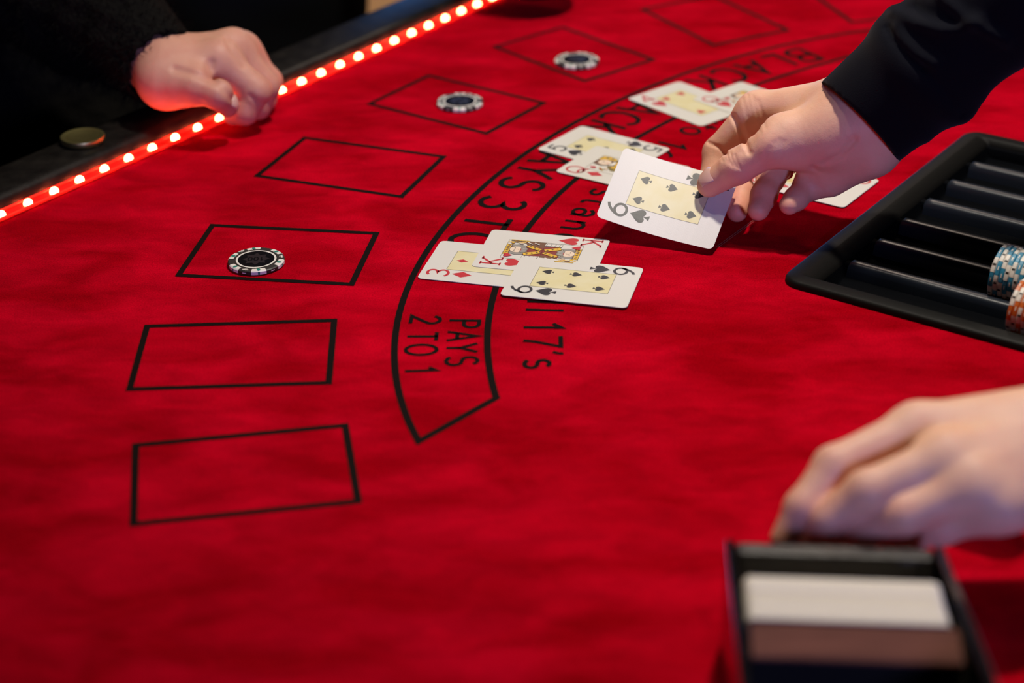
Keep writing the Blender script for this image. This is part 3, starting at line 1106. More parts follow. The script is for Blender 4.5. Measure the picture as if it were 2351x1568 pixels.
def card_print(card, rank, suit, X=None):
    """index numerals, suit marks, centre panel and pips as printed pieces on the card face"""
    ink = M_RED if suit in ('heart', 'diamond') else M_BLK
    X = X or (lambda x, y, z: (x, y, z))
    ox = .0015; z1 = CARD_T + E0; z2 = z1 + .00006

    def piece(name, polys, z, m, parent=card):
        mb = MB()
        for P in polys: mb.add([X(x, y, z) for x, y in P], [list(range(len(P)))], m)
        return mb.build(name, parent)

    def place(polys, cx, cy, sx, sy, fl):
        s_ = -1 if fl else 1
        return [[(cx + s_ * x * sx, cy + s_ * y * sy) for x, y in P] for P in polys]
    court = rank in 'JQK'
    for fl in (0, 1):
        s_ = -1 if fl else 1
        cx, cy = ox - s_ * .0213, s_ * .0320
        mb = MB()
        th = .0017 if court else .0020
        glyph(rank, .0146, th, lambda x, y: X(cx + s_ * x, cy + s_ * y, z1), mb, ink, 1.15)
        if rank == 'K':
            for bx, by, bw in ((-.0044, .0070, .0042), (-.0044, -.0070, .0042), (.0040, .0070, .0042), (.0046, -.0070, .0042)):
                mb.add([X(cx + s_ * (bx + a), cy + s_ * (by + c), z1) for a, c in ((-bw / 2, -.0006), (bw / 2, -.0006), (bw / 2, .0006), (-bw / 2, .0006))], [(0, 1, 2, 3)], ink)
        mb.build('index_numeral', card)
        piece('suit_mark', place(suit_polys(suit), cx, s_ * .0147, .0112, .0146, fl), z1, ink)
    a, c = .0152, .0274
    if not court:
        piece('panel', [[(ox - a, -c), (ox + a, -c), (ox + a, c), (ox - a, c)]], z1, M_YEL)
    mb = MB(); V_, F_ = ribbon([(ox - a, -c), (ox + a, -c), (ox + a, c), (ox - a, c)], .00026, True)
    mb.add([X(x, y, z2) for x, y in V_], F_, M_LINE); mb.build('panel_border', card)
    L = {'6': [(-1, 1), (1, 1), (-1, 0), (1, 0), (-1, -1), (1, -1)], '5': [(-1, 1), (1, 1), (0, 0), (-1, -1), (1, -1)],
         '4': [(-1, 1), (1, 1), (-1, -1), (1, -1)], '3': [(0, 1), (0, 0), (0, -1)],
         '9': [(-1, 1), (1, 1), (-1, .33), (1, .33), (0, 0), (-1, -.33), (1, -.33), (-1, -1), (1, -1)]}
    if not court:
        for px_, py_ in L[rank]:
            fl = py_ < 0 or (rank == '6' and py_ == 0)
            piece('pip', place(suit_polys(suit), ox + px_ * .0090, py_ * .0200, .0066, .0086, fl), z2, ink)
    else:
        court_figure(card, rank, suit, X, ox, z1)


def court_figure(card, rank, suit, X, ox, z):
    """stylised double-ended court figure drawn in flat colour shapes"""
    ink = M_RED if suit in ('heart', 'diamond') else M_BLK
    mm = .001
    mb = MB(); lev = [0]

    def sh(P, m):
        lev[0] += 1
        for s_ in (1, -1):
            mb.add([X(ox + s_ * x * mm, s_ * y * mm, z + .000012 * lev[0] + .00001) for x, y in P], [list(range(len(P)))], m)
            V_, F_ = ribbon(P, .22, True)
            mb.add([X(ox + s_ * x * mm, s_ * y * mm, z + .000012 * lev[0] + .000016) for x, y in V_], F_, M_LINE)

    def el(cx, cy, rx, ry, m): sh(arc(cx, cy, rx, ry, 0, 360, 18)[:-1], m)

    def ln(P, w, m):
        V_, F_ = ribbon(P, w); lev[0] += 1
        for s_ in (1, -1): mb.add([X(ox + s_ * x * mm, s_ * y * mm, z + .000012 * lev[0] + .00001) for x, y in V_], F_, m)
    if rank == 'K':
        sh([(-12, 0), (15, 0), (14.8, 6), (12, 11), (7, 13), (-7, 13), (-11, 9)], M_MAROON)
        sh([(6, 0), (15, 0), (15, 14), (12, 15), (8, 12)], M_BROWN)
        sh([(-9, 27.2), (8, 27.2), (8.5, 23.2), (6, 24.6), (3.5, 22.8), (1, 24.4), (-1.5, 22.8), (-4, 24.4), (-6.5, 22.8), (-9.2, 24)], M_GOLD)
        for k in range(6): el(-7.5 + 2.8 * k, 25.4, .7, .9, M_BROWN)
        ln([(-9.4, 23.2), (9, 23.2)], .9, M_BROWN)
        sh([(-7.2, 23), (-4.2, 23), (-4.6, 14.5), (-7.4, 13), (-8.4, 18)], M_GREYP)
        sh([(7.2, 23), (4.2, 23), (4.6, 14.5), (7.4, 13), (8.4, 18)], M_GREYP)
        el(0, 18.6, 4.9, 5.2, M_SKINP)
        sh([(-4.6, 16), (4.6, 16), (4.2, 12.4), (1.6, 10.2), (0, 11.6), (-1.6, 10.2), (-4.2, 12.4)], M_GREYP)
        ln([(-3, 20.2), (-1, 20.2)], .5, M_BLK); ln([(1, 20.2), (3, 20.2)], .5, M_BLK)
        ln([(.2, 20), (.6, 17.6), (-.4, 17.2)], .35, M_BROWN); ln([(-1.5, 15.6), (1.5, 15.6)], .5, M_RED)
        ln([(-2, 14.5), (-1.5, 11.5)], .35, M_WHITE); ln([(2, 14.5), (1.5, 11.5)], .35, M_WHITE)
        sh([(-9, 11.5), (-5, 13.2), (0, 2.2), (-3.4, .6)], M_GOLD)
        sh([(5, 12.6), (8.4, 11), (3.4, .4), (.6, 2.2)], M_GOLD)
        for k in range(3):
            el(-6.2 + 1.9 * k, 10 - 3.3 * k, .7, .7, M_BROWN); el(6.2 - 1.6 * k, 9.5 - 3.2 * k, .7, .7, M_BROWN)
        sh([(-13.5, 12.5), (-9.5, 12.5), (-8.6, 0), (-12.4, 0)], M_CHIPW)
        ln([(-13.5, 12.5), (-12.4, 0)], .35, M_BLK); ln([(-9.5, 12.5), (-8.6, 0)], .35, M_BLK)
        for k in range(4): ln([(-12.6, 11 - 3.2 * k), (-9.6, 10.4 - 3.2 * k)], .6, M_GREYP)
        for k in range(2): ln([(12.5, 13 - 5 * k), (10, 9 - 5 * k)], .9, M_CHIPW)
        el(10.5, 17, 2.2, 1.7, M_SKINP)
        for k in range(3): ln([(9.4, 17.8 - .8 * k), (12.4, 17.8 - .8 * k)], .25, M_BROWN)
        ln([(11.5, 27), (11.5, 14)], .8, M_GOLD); sh([(13.6, 25.5), (14.9, 25.5), (14.9, 12), (13.6, 12)], M_GOLD)
        el(13.0, 21, 1.0, 2.0, M_BROWN); el(10.2, 23.5, 1.2, 1.2, M_GOLD)
    else:
        sh([(-9, 0), (15, 0), (14.8, 8), (10, 14), (4, 15), (-5, 13), (-10, 7)], M_OLIVE)
        sh([(-3, 0), (6, 0), (8, 12), (2, 14)], M_GOLD)
        sh([(7, 0), (14, 0), (13, 9), (9, 12)], M_MAROON)
        for k in range(4): ln([(-8 + k * 1.2, 4 + 2 * k), (-4 + k * 1.4, 2 + 2 * k)], .7, M_GOLD)
        sh([(-3, 27), (12.5, 27), (12.5, 15), (9, 13), (-1, 14), (-4.5, 19)], M_BROWN)
        sh([(5.5, 27), (13.5, 26.5), (14.5, 21), (13, 14), (9, 13), (8, 20)], M_GOLD)
        for k in range(5): el(9.6 + (k % 2) * 2.2, 15 + 2.4 * k, 1.3, 1.2, M_OLIVE if k % 2 else M_GOLD)
        el(2.6, 19.6, 5.2, 5.6, M_SKINP)
        ln([(-.6, 21.4), (1.2, 21.4)], .5, M_BLK); ln([(3.2, 21.4), (5.2, 21.4)], .5, M_BLK)
        ln([(2.0, 21), (1.4, 18.6), (2.2, 18.2)], .35, M_BROWN); ln([(1.0, 16.6), (3.0, 16.6)], .6, M_RED)
        sh([(-3, 14), (8, 13.4), (6, 10.5), (0, 10)], M_CHIPW)
        ln([(-3, 14), (0, 10), (6, 10.5), (8, 13.4)], .4, M_BROWN)
        el(-8.5, 12, 1.9, 1.6, M_SKINP); el(-11.0, 15.5, 1.1, 1.1, M_RED); el(-12.2, 13.4, 1.0, 1.0, M_GOLD); el(-9.6, 16.8, 1.0, 1.0, M_GOLD)
        ln([(-9, 12), (-11, 15.5)], .5, M_OLIVE)
        sh([(-6, 9), (-3, 11), (-1, 5), (-4.5, 3.6)], M_GOLD)
    for s_ in (1, -1):
        for P in suit_polys(suit):
            mb.add([X(ox + s_ * (-10.4 + x * 5.4) * mm, s_ * (22.6 + y * 6.6) * mm, z + .0003) for x, y in P], [list(range(len(P)))], ink)
    mb.build('court_figure', card)


def flat_card(x, y, a, z, rank, suit, label):
    c = link('playing_card', CARD_ME, None, (x, y, z), a + math.pi / 2)
    tag(c, label, 'playing card', 'cards dealt on the felt')
    card_print(c, rank, suit)
    return c


def card_from_corner(px_, py_, which, a, z=.0):
    """centre of a flat card from one seen corner, given as right (r), left (l), top (t) or bottom"""
    c = atz(px_, py_, z)[:2]
    ex = np.array([math.cos(a), math.sin(a)]); ey = np.array([-math.sin(a), math.cos(a)])
    sx, sy = which
    return c - ex * sx * CARD_H - ey * sy * CARD_W


flat_card(*card_from_corner(957, 641, (-1, -1), -.245), -.245, .0006, '3', 'diamond', 'three of diamonds under the king at the nearest hand of cards')
flat_card(0.0220, 1.1757, -.2386, .0011, 'K', 'heart', 'king of hearts between the three of diamonds and the flat six of spades')
flat_card(0.0425, 1.1284, -.2552, .0016, '6', 'spade', 'six of spades lying flat on top of the king of hearts')
flat_card(0.0763, 1.3701, -.6469, .0006, '5', 'spade', 'five of spades partly covered by the queen of diamonds')
qc = card_from_corner(1274, 394, (-1, -1), -.585, .0011)
flat_card(*qc, -.585, .0011, 'Q', 'diamond', 'queen of diamonds on the five of spades behind the held card')
flat_card(0.1547, 1.4705, -.8681, .0006, '4', 'heart', 'four of hearts lying beyond the dealer thumb near the lettering')
q2 = card_from_corner(1702, 188, (-1, 1), -.86, .0011)
flat_card(*q2, -.86, .0011, 'Q', 'heart', 'queen of hearts overlapping the four of hearts behind the knuckles')
ang9 = math.atan2(1.2975518 - 1.24613412, 0.28513469 - 0.24865791) - math.pi / 2
c9 = card_from_corner(2020, 417, (1, 1), ang9)
flat_card(*c9, ang9, .0011, '9', 'heart', 'nine of hearts showing its corner beside the chip tray')
ex9 = np.array([math.cos(ang9), math.sin(ang9)]); ey9 = np.array([-math.sin(ang9), math.cos(ang9)])
cj = c9 - ex9 * .030 + ey9 * 0.004
flat_card(*cj, ang9, .0006, 'K', 'diamond', 'court card mostly hidden below the curled fingers of the dealer')

# the held six of spades, bent a little along its length
HC = np.array([[0.0849, 1.2528, 0.0487], [0.1667, 1.2235, 0.0347], [0.1437, 1.1754, 0.0011], [0.0619, 1.2047, 0.0152]])
HC = CO + (HC - CO) * 0.996
hc = HC.mean(0)
hl = (HC[1] - HC[0] + HC[2] - HC[3]); hl /= np.linalg.norm(hl)
hs = (HC[0] - HC[3] + HC[1] - HC[2]); hs -= hl * (hs @ hl); hs /= np.linalg.norm(hs)
hn = np.cross(hl, hs)
SC = 0.996
held = empty('playing_card', hc); tag(held, 'six of spades held up in the air between thumb and finger', 'playing card', 'cards in the dealer hand')


def held_X(x, y, z):
    # portrait x -> hs, portrait y -> -hl ; slight curl across the long axis
    k = 0.0030 * ((y / CARD_H) ** 2) - 0.0011
    return tuple(hs * x * SC - hl * y * SC + hn * (z + k - .00015))


mb = MB(); nx, ny = 12, 16
outline = rrect(CARD_W, CARD_H, .0036, 5)
def clampx(y):
    ay = abs(y)
    if ay <= CARD_H - .0036: return CARD_W
    d = ay - (CARD_H - .0036)
    return CARD_W - .0036 + math.sqrt(max(0, .0036 ** 2 - d * d))
ys = sorted(set(list(np.linspace(-CARD_H + .0036, CARD_H - .0036, 13)) + [s_ * (CARD_H - .0036 + .0036 * math.sin(t)) for s_ in (1, -1) for t in np.linspace(0, math.pi / 2, 6)]))
for zz, mm_, flip in ((CARD_T, M_WHITE, False), (0, M_BACK, True)):
    P = [held_X(clampx(y) * (-1 + 2 * i / nx), y, zz) for y in ys for i in range(nx + 1)]
    Fc = [(j * (nx + 1) + i, j * (nx + 1) + i + 1, (j + 1) * (nx + 1) + i + 1, (j + 1) * (nx + 1) + i) for j in range(len(ys) - 1) for i in range(nx)]
    mb.add(P, [f[::-1] for f in Fc] if flip else Fc, mm_)
edge = [(clampx(y), y) for y in ys] + [(-clampx(y), y) for y in ys[::-1]]
P = [held_X(x, y, CARD_T) for x, y in edge] + [held_X(x, y, 0) for x, y in edge]; n = len(edge)
mb.add(P, [(j, n + j, n + (j + 1) % n, (j + 1) % n) for j in range(n)], M_WHITE)
mb.build('card_body', held)


def subdiv_X(x, y, z): return held_X(x, y, z)


card_print(held, '6', 'spade', subdiv_X)
# re-cut the large flat panel so that it follows the curl
for ch in list(held.children):
    if ch.name.startswith('panel') and 'border' not in ch.name:
        bpy.data.objects.remove(ch, do_unlink=True)
mb = MB(); P = []; nx, ny = 2, 14; ox = .0015
for j in range(ny + 1):
    for i in range(nx + 1): P.append(held_X(ox - .0152 + .0304 * i / nx, -.0274 + .0548 * j / ny, CARD_T + E0))
mb.add(P, [(j * (nx + 1) + i, j * (nx + 1) + i + 1, (j + 1) * (nx + 1) + i + 1, (j + 1) * (nx + 1) + i) for j in range(ny) for i in range(nx)], M_YEL)
mb.build('panel', held)
for ch in list(held.children):
    if ch.name.startswith('panel_border'): bpy.data.objects.remove(ch, do_unlink=True)
mb = MB()
bp_ = [(ox + sx * .0152, -.0274 + .0548 * j / 12) for sx in (1,) for j in range(13)] + [(ox - .0152, .0274 - .0548 * j / 12) for j in range(13)]
V_, F_ = ribbon(bp_, .00026, True); mb.add([held_X(x, y, CARD_T + E0 + .00004) for x, y in V_], F_, M_LINE); mb.build('panel_border', held)

# ================================================================== DEALING SHOE
SZ0, SZ1 = .062, .098
sfl, sfr = np.array([.1012, .7262]), np.array([.2043, .7178])
sdir = sfr - sfl; sw = np.linalg.norm(sdir); sdir /= sw
sback = np.array([sdir[1], -sdir[0]])          # towards the camera
SLEN = .26
shoe = empty('dealing_shoe', (*((sfl + sfr) / 2 + sback * SLEN / 2), 0)); tag(shoe, 'dark glossy open-topped dealing shoe filled with cards', 'card shoe')
SO = np.array(shoe.location)


def SX(a, d, z):
    q = sfl + sdir * a + sback * d
    return np.array([q[0], q[1], z]) - SO


def ztop(d): return SZ0 + (SZ1 - SZ0) * min(1, d / .16)


for a0, a1 in ((0, .0045), (sw - .0045, sw)):
    mb = MB(); n = 8; P = []
    for i in range(n + 1):
        d = SLEN * i / n
        P += [SX(a0, d, .0006), SX(a1, d, .0006), SX(a1, d, ztop(d)), SX(a0, d, ztop(d))]
    Fc = [(i * 4 + j, (i + 1) * 4 + j, (i + 1) * 4 + (j + 1) % 4, i * 4 + (j + 1) % 4) for i in range(n) for j in range(4)] + [(0, 1, 2, 3), (n * 4 + 3, n * 4 + 2, n * 4 + 1, n * 4)]
    mb.add(P, Fc, M_SHOE); o = mb.build('side_panel', shoe)
    bv = o.modifiers.new('bevel', 'BEVEL'); bv.width = .0009; bv.segments = 2; bv.limit_method = 'ANGLE'
mb = MB(); mb.box((.0047, 0, .0006), (sw - .0047, SLEN, .0040), M_SHOE, SX); mb.build('base_plate', shoe)
mb = MB(); mb.box((.0047, SLEN - .005, .0042), (sw - .0047, SLEN, SZ1), M_SHOE, SX); mb.build('back_panel', shoe)
mb = MB(); mb.box((.0047, .0004, .022), (sw - .0047, .0120, SZ0 - .0005), M_LIP, SX); o = mb.build('front_lip', shoe)
bv = o.modifiers.new('bevel', 'BEVEL'); bv.width = .0026; bv.segments = 4; bv.limit_method = 'ANGLE'
# sloping ramp the cards rest on
mb = MB()
mb.add([SX(.0048, .016, .0110), SX(sw - .0048, .016, .0110), SX(sw - .0048, .240, .030), SX(.0048, .240, .030),
        SX(.0048, .016, .0041), SX(sw - .0048, .016, .0041), SX(sw - .0048, .240, .0041), SX(.0048, .240, .0041)],
       [(0, 1, 2, 3), (7, 6, 5, 4), (0, 4, 5, 1), (1, 5, 6, 2), (2, 6, 7, 3), (3, 7, 4, 0)], M_SHOE)
mb.build('ramp', shoe)
# cards packed in the shoe, leaning back
lean = math.radians(5)
mb = MB(); mb.prism(rrect(.044, .0315, .0036, 3), -.00013, .00013, M_EDGE); pack_me = mb.mesh('packed_card')
D0, NP = .030, 118
for i in range(NP):
    d = D0 + .00031 * i
    zc = .0739 + d * .10 - .0315 * math.cos(lean)
    jit = math.sin(i * .37) * .0003 + (.0007 if 40 < i < 62 else 0)
    q = sfl + sdir * (sw / 2 + .0002 * math.sin(i * 1.7) - .0018) + sback * (d + .0206 - .0315 * math.sin(lean))
    o = link('packed_card', pack_me)
    X = Vector((sdir[0], sdir[1], 0)); up = Vector((sback[0] * math.sin(lean), sback[1] * math.sin(lean), math.cos(lean)))
    o.matrix_world = Matrix.Translation((q[0], q[1], zc - jit)) @ Matrix((X, up, X.cross(up))).transposed().to_4x4()
    tag(o, 'white playing card standing on edge among the cards in the shoe', 'playing card', 'cards packed in the shoe')
# wooden wedge behind the cards
wd = empty('card_wedge', (*(sfl + sdir * sw / 2 + sback * .115), .02)); tag(wd, 'reddish brown wedge pressing the cards in the shoe', 'wedge')
WO = np.array(wd.location)
dE = D0 + .00031 * NP + .0006
pr = [(dE + .0212, .030), (dE + .0235, .0800), (dE + .0245, .0802), (dE + .0420, .0770), (dE + .0430, .0760), (dE + .040, .030)]
def wedge(name, prof, m):
    mb = MB(); P = []
    for a in (.0075, sw - .0075): P += [SX(a, d, z) + SO - WO for d, z in prof]
    k = len(prof)
    mb.add(P, [list(range(k)), list(range(2 * k - 1, k - 1, -1))] + [(j, k + j, k + (j + 1) % k, (j + 1) % k) for j in range(k)], m)
    return mb.build(name, wd)
wedge('wedge_block', pr, M_BODY)
wedge('wood_top', [(dE + .0232, .0801), (dE + .0236, .0812), (dE + .0426, .0778), (dE + .0432, .0768)], M_WOOD)

# ================================================================== PEOPLE
# ---- dealer
dealer = empty('person', (0.80, 0.80, FLOOR)); tag(dealer, 'dealer in a dark navy shirt holding up a card, other hand at the shoe', 'person')
def hat(px, py, d):
    """the arm comes nearer to the camera from the fingers towards the wrist"""
    off = .00018 * min(332.0, max(0.0, px - 1640.0)) - .00006 * max(0.0, px - 1972.0)
    return at(px, py, d - off)


h = Hand()
# palm: metacarpal rays from the wrist to the knuckles
h.p(hat(1930, 238, 1.345), hat(1738, 258, 1.350), .0180, .0142)
h.p(hat(1950, 262, 1.350), hat(1768, 292, 1.366), .0170, .0128)
h.p(hat(1975, 300, 1.350), hat(1815, 345, 1.366), .0170, .0125)
h.p(hat(1995, 325, 1.345), hat(1878, 395, 1.354), .0165, .0120)
h.p(hat(1985, 352, 1.340), hat(1905, 408, 1.345), .0150, .0135)
fax = hat(2228, 62, 1.275) - hat(1972, 281, 1.338); fax /= np.linalg.norm(fax)
h.p(hat(1938, 242, 1.337), hat(1938, 242, 1.337) + fax * .07, .0185, .0200)
h.p(hat(2005, 330, 1.337), hat(2005, 330, 1.337) + fax * .07, .0190, .0200)
h.p(hat(1970, 285, 1.332), hat(1970, 285, 1.332) + fax * .08, .0200, .0220)
# thumb base
h.p(hat(1930, 285, 1.325), hat(1800, 312, 1.316), .0180, .0150)
h.p(hat(1900, 330, 1.325), hat(1825, 345, 1.320), .0150, .0130)
h.digit([hat(1800, 318, 1.314), hat(1772, 335, 1.308), hat(1692, 383, 1.306), hat(1629, 424, 1.3108)], [.0156, .0140, .0121, .0092], .0006)
h.digit([hat(1738, 258, 1.350), hat(1650, 350, 1.354), hat(1634, 418, 1.345), hat(1660, 466, 1.3330)], [.0140, .0112, .0094, .0074])
h.digit([hat(1768, 292, 1.366), hat(1690, 385, 1.374), hat(1704, 440, 1.354), hat(1692, 486, 1.336)], [.0122, .0098, .0088, .0076])
h.digit([hat(1815, 345, 1.366), hat(1770, 408, 1.345), hat(1754, 448, 1.330), hat(1741, 482, 1.320)], [.0118, .0098, .0090, .0078])
h.digit([hat(1878, 395, 1.354), hat(1850, 432, 1.340), hat(1828, 456, 1.328), hat(1812, 470, 1.320)], [.0112, .0088, .0080, .0072])
# creases
h.crease([hat(1832, 400, 1.300), hat(1880, 384, 1.300), hat(1930, 354, 1.305), hat(1962, 320, 1.312)], .0018, .0026)
h.crease([hat(1868, 388, 1.305), hat(1895, 420, 1.312), hat(1918, 444, 1.32)], .0016, .0022)
h.crease([hat(1822, 402, 1.305), hat(1850, 418, 1.312), hat(1884, 432, 1.32)], .0014, .0018)
for x, y, l, a in ((1664, 362, 15, .0007), (1673, 366, 19, .0010), (1682, 368, 21, .0010), (1692, 372, 20, .0008), (1656, 362, 11, .0006)):
    h.crease([hat(x - l * .25, y - l * .8, 1.298), hat(x, y, 1.298), hat(x + l * .45, y + l * .8, 1.298)], a, .0009)
for x, l in ((1768, 34), (1780, 40), (1791, 36), (1757, 22)):
    h.crease([hat(x + 8, 362 - l, 1.292), hat(x, 362, 1.292), hat(x - 5, 362 + l, 1.294)], .0006, .0020)
for x, l in ((0, 36), (10, 44), (22, 40), (34, 30)):
    h.crease([hat(1706 + x, 262 - l, 1.335), hat(1716 + x, 262, 1.333), hat(1722 + x, 262 + l, 1.333)], .0006, .0017)
h.crease([hat(1684, 268, 1.340), hat(1704, 308, 1.338), hat(1720, 350, 1.336)], .0022, .0020)
h.crease([hat(1628, 328, 1.345), hat(1650, 338, 1.342), hat(1666, 354, 1.340)], .0014, .0014)
h.crease([hat(1740, 296, 1.325), hat(1722, 330, 1.325), hat(1706, 350, 1.325)], .0010, .0022)
lo, hi = h.bounds()
rh = sdf_object('hand', h.field, lo, hi, .00092, M_SKIN, dealer, 1, h.blush)
rh['label'] = 'right hand gripping the raised card'
tA = hat(1629, 424, 1.3108); tB = hat(1692, 383, 1.306); tN = CU * .50 - CF * .80 - CR * .05; tD = (tA - tB) / np.linalg.norm(tA - tB); tN = tN - tD * (tN @ tD); tN /= np.linalg.norm(tN)
nail(dealer, tA + (tB - tA) * .16 + tN * .0100, tD, tN, .0068, .0128, 'thumbnail')

# ring on the ring finger
a = hat(1815, 345, 1.366); b_ = hat(1770, 408, 1.345)
c = a + (b_ - a) * .62; t = (b_ - a) / np.linalg.norm(b_ - a)
s1 = np.cross(t, CF); s1 /= np.linalg.norm(s1); s2 = np.cross(t, s1)
mb = MB(); mb.tube([c + (s1 * math.cos(w) + s2 * math.sin(w)) * .0112 - np.array(dealer.location) for w in np.linspace(0, 2 * math.pi, 29)], .0012, M_RING, 6, False)
rg = mb.build('ring', dealer, True); rg['label'] = 'thin shiny metal ring'

# left hand at the shoe
g = Hand()
L = {'i': [atz(2105, 985, .082), atz(1915, 1072, .072), atz(1842, 1166, .058), atz(1800, 1238, .044)],
     'm': [atz(2170, 1055, .082), atz(1992, 1128, .072), atz(1900, 1194, .056), atz(1856, 1244, .044)],
     'r': [atz(2235, 1118, .076), atz(2075, 1182, .064), atz(1982, 1218, .052), atz(1932, 1246, .043)],
     'p': [atz(2300, 1165, .068), atz(2160, 1208, .055), atz(2085, 1230, .047), atz(2044, 1248, .041)]}
for k, rad in (('i', [.0122, .0102, .0086, .0070]), ('m', [.0124, .0104, .0090, .0072]), ('r', [.0118, .0098, .0086, .0070]), ('p', [.0106, .0088, .0076, .0064])):
    g.digit(L[k], rad, .0014)
wl = atz(2520, 1030, .076)
for k, ra, off in (('i', .0185, -.016), ('m', .0185, -.005), ('r', .0180, .006), ('p', .0165, .015)):
    g.p(wl + (L[k][0] - wl) * .10 + CU * (-off), L[k][0], ra, .0125)
ar = (.66, .74, .20)
g.p(wl + CU * .012, np.array(ar) + CU * .01, .0200, .034)
g.p(wl - CU * .012, np.array(ar) - CU * .01, .0200, .034)
th0 = atz(2300, 995, .056); th1 = atz(2110, 1000, .046); th2 = atz(1965, 1110, .046); th3 = atz(1880, 1190, .036)
g.digit([th0, th1, th2, th3], [.0160, .0120, .0105, .0085])
for a, b_ in ((L['i'][0], wl), (L['m'][0], wl), (L['r'][0], wl)):
    q = a + (b_ - a) * .6
    g.bumps.append(([a + np.array([0, 0, .011]), q + np.array([0, 0, .014])], -.0012, .0042))
lo, hi = g.bounds()
hi = np.minimum(hi, [.46, 9, 9])
lh = sdf_object('hand', lambda P: np.maximum(g.field(P), P[:, 0] - .43), lo, hi, .0014, M_SKIN, dealer, 1, g.blush)
lh['label'] = 'left hand reaching to the mouth of the shoe'

# shirt: right sleeve with a turned cuff, torso, left upper sleeve
cuff = hat(1972, 281, 1.338); s_a = hat(2228, 62, 1.275)
ax = s_a - cuff; ax /= np.linalg.norm(ax)
elbow = cuff + ax * .25
NCUT = CR * .72 + CU * .69 - CF * .12; NCUT /= np.linalg.norm(NCUT)
sh_r = np.array([.62, 1.04, .41]); sh_l = np.array([.83, .80, .40]); el_l = np.array([.68, .73, .20])


def shirt(P):
    t = (P - cuff) @ ax
    d = rc(P, cuff - ax * .05, elbow, .0365, .050)
    # cuff seam and fabric folds along the sleeve
    fr = lambda pts: front_line(P, [hat(a, b_, 1.28) for a, b_ in pts])
    for pts, amp, w in (([(2050, 26), (2100, 52), (2160, 68), (2215, 66), (2240, 50)], -.0050, .0050),
                        ([(2160, -10), (2205, 36), (2250, 66), (2310, 96)], -.0045, .0045),
                        ([(2105, 20), (2150, 40), (2190, 50)], .0030, .0050),
                        ([(2040, 66), (2052, 92), (2082, 128), (2118, 156)], .0034, .0028),
                        ([(2056, 62), (2072, 92), (2104, 126), (2145, 148)], -.0036, .0045),
                        ([(2118, 156), (2170, 210), (2205, 262)], .0012, .0022),
                        ([(2140, 335), (2210, 300), (2270, 240)], -.0025, .0060)):
        fd, dep, D = fr(pts)
        d = d + amp * np.exp(-(fd / w) ** 2)
    d = d + .0012 * np.sin(P[:, 0] * 95 + P[:, 2] * 60) * np.clip((t - .05) * 20, 0, 1)
    d = d - .0045 * np.exp(-((t - .058) / .012) ** 2)
    inner = rc(P, cuff - ax * .10, cuff + ax * .05, .0340, .0340)
    d = np.maximum(d, -(inner))
    d = np.maximum(d, -((P - cuff) @ NCUT))
    return np.maximum(d, t - .235)


sdf_object('sleeve', shirt, np.minimum(cuff, elbow) - .075, np.maximum(cuff, elbow) + .075, .0018, M_NAVY, dealer, 1)


def shirt_body(P):
    d = np.maximum(rc(P, elbow - ax * .03, sh_r, .0505, .066), -((P - elbow) @ ax) - .028)
    lb = rc(P, el_l, sh_l, .052, .066)
    lf = np.maximum(rc(P, np.array([.34, .785, .085]), el_l, .038, .052), -(P[:, 0] - .375))
    d = smin(d, smin(lb, lf, .03), .02)
    tor = smin(rc(P, np.array([.66, 1.08, .36]), np.array([.86, .84, .36]), .085, .085), rc(P, np.array([.80, .95, .30]), np.array([.84, .98, -.25]), .15, .15), .08)
    return smin(d, tor, .04)


sdf_object('shirt_body', shirt_body, (.15, .55, -.45), (1.05, 1.40, .52), .007, M_NAVY, dealer, 2)

def trousers(P):
    d = np.minimum(rc(P, np.array([.80, .90, -.34]), np.array([.82, .86, FLOOR + .08]), .095, .06), rc(P, np.array([.86, 1.04, -.34]), np.array([.90, 1.06, FLOOR + .08]), .095, .06))
    d = smin(d, np.minimum(rc(P, np.array([.82, .86, FLOOR + .05]), np.array([.72, .89, FLOOR + .04]), .05, .04), rc(P, np.array([.90, 1.06, FLOOR + .05]), np.array([.80, 1.10, FLOOR + .04]), .05, .04)), .02)
    return d


sdf_object('trousers', trousers, (.60, .70, FLOOR - .005), (1.05, 1.22, -.22), .012, M_CLOTH, dealer, 1)


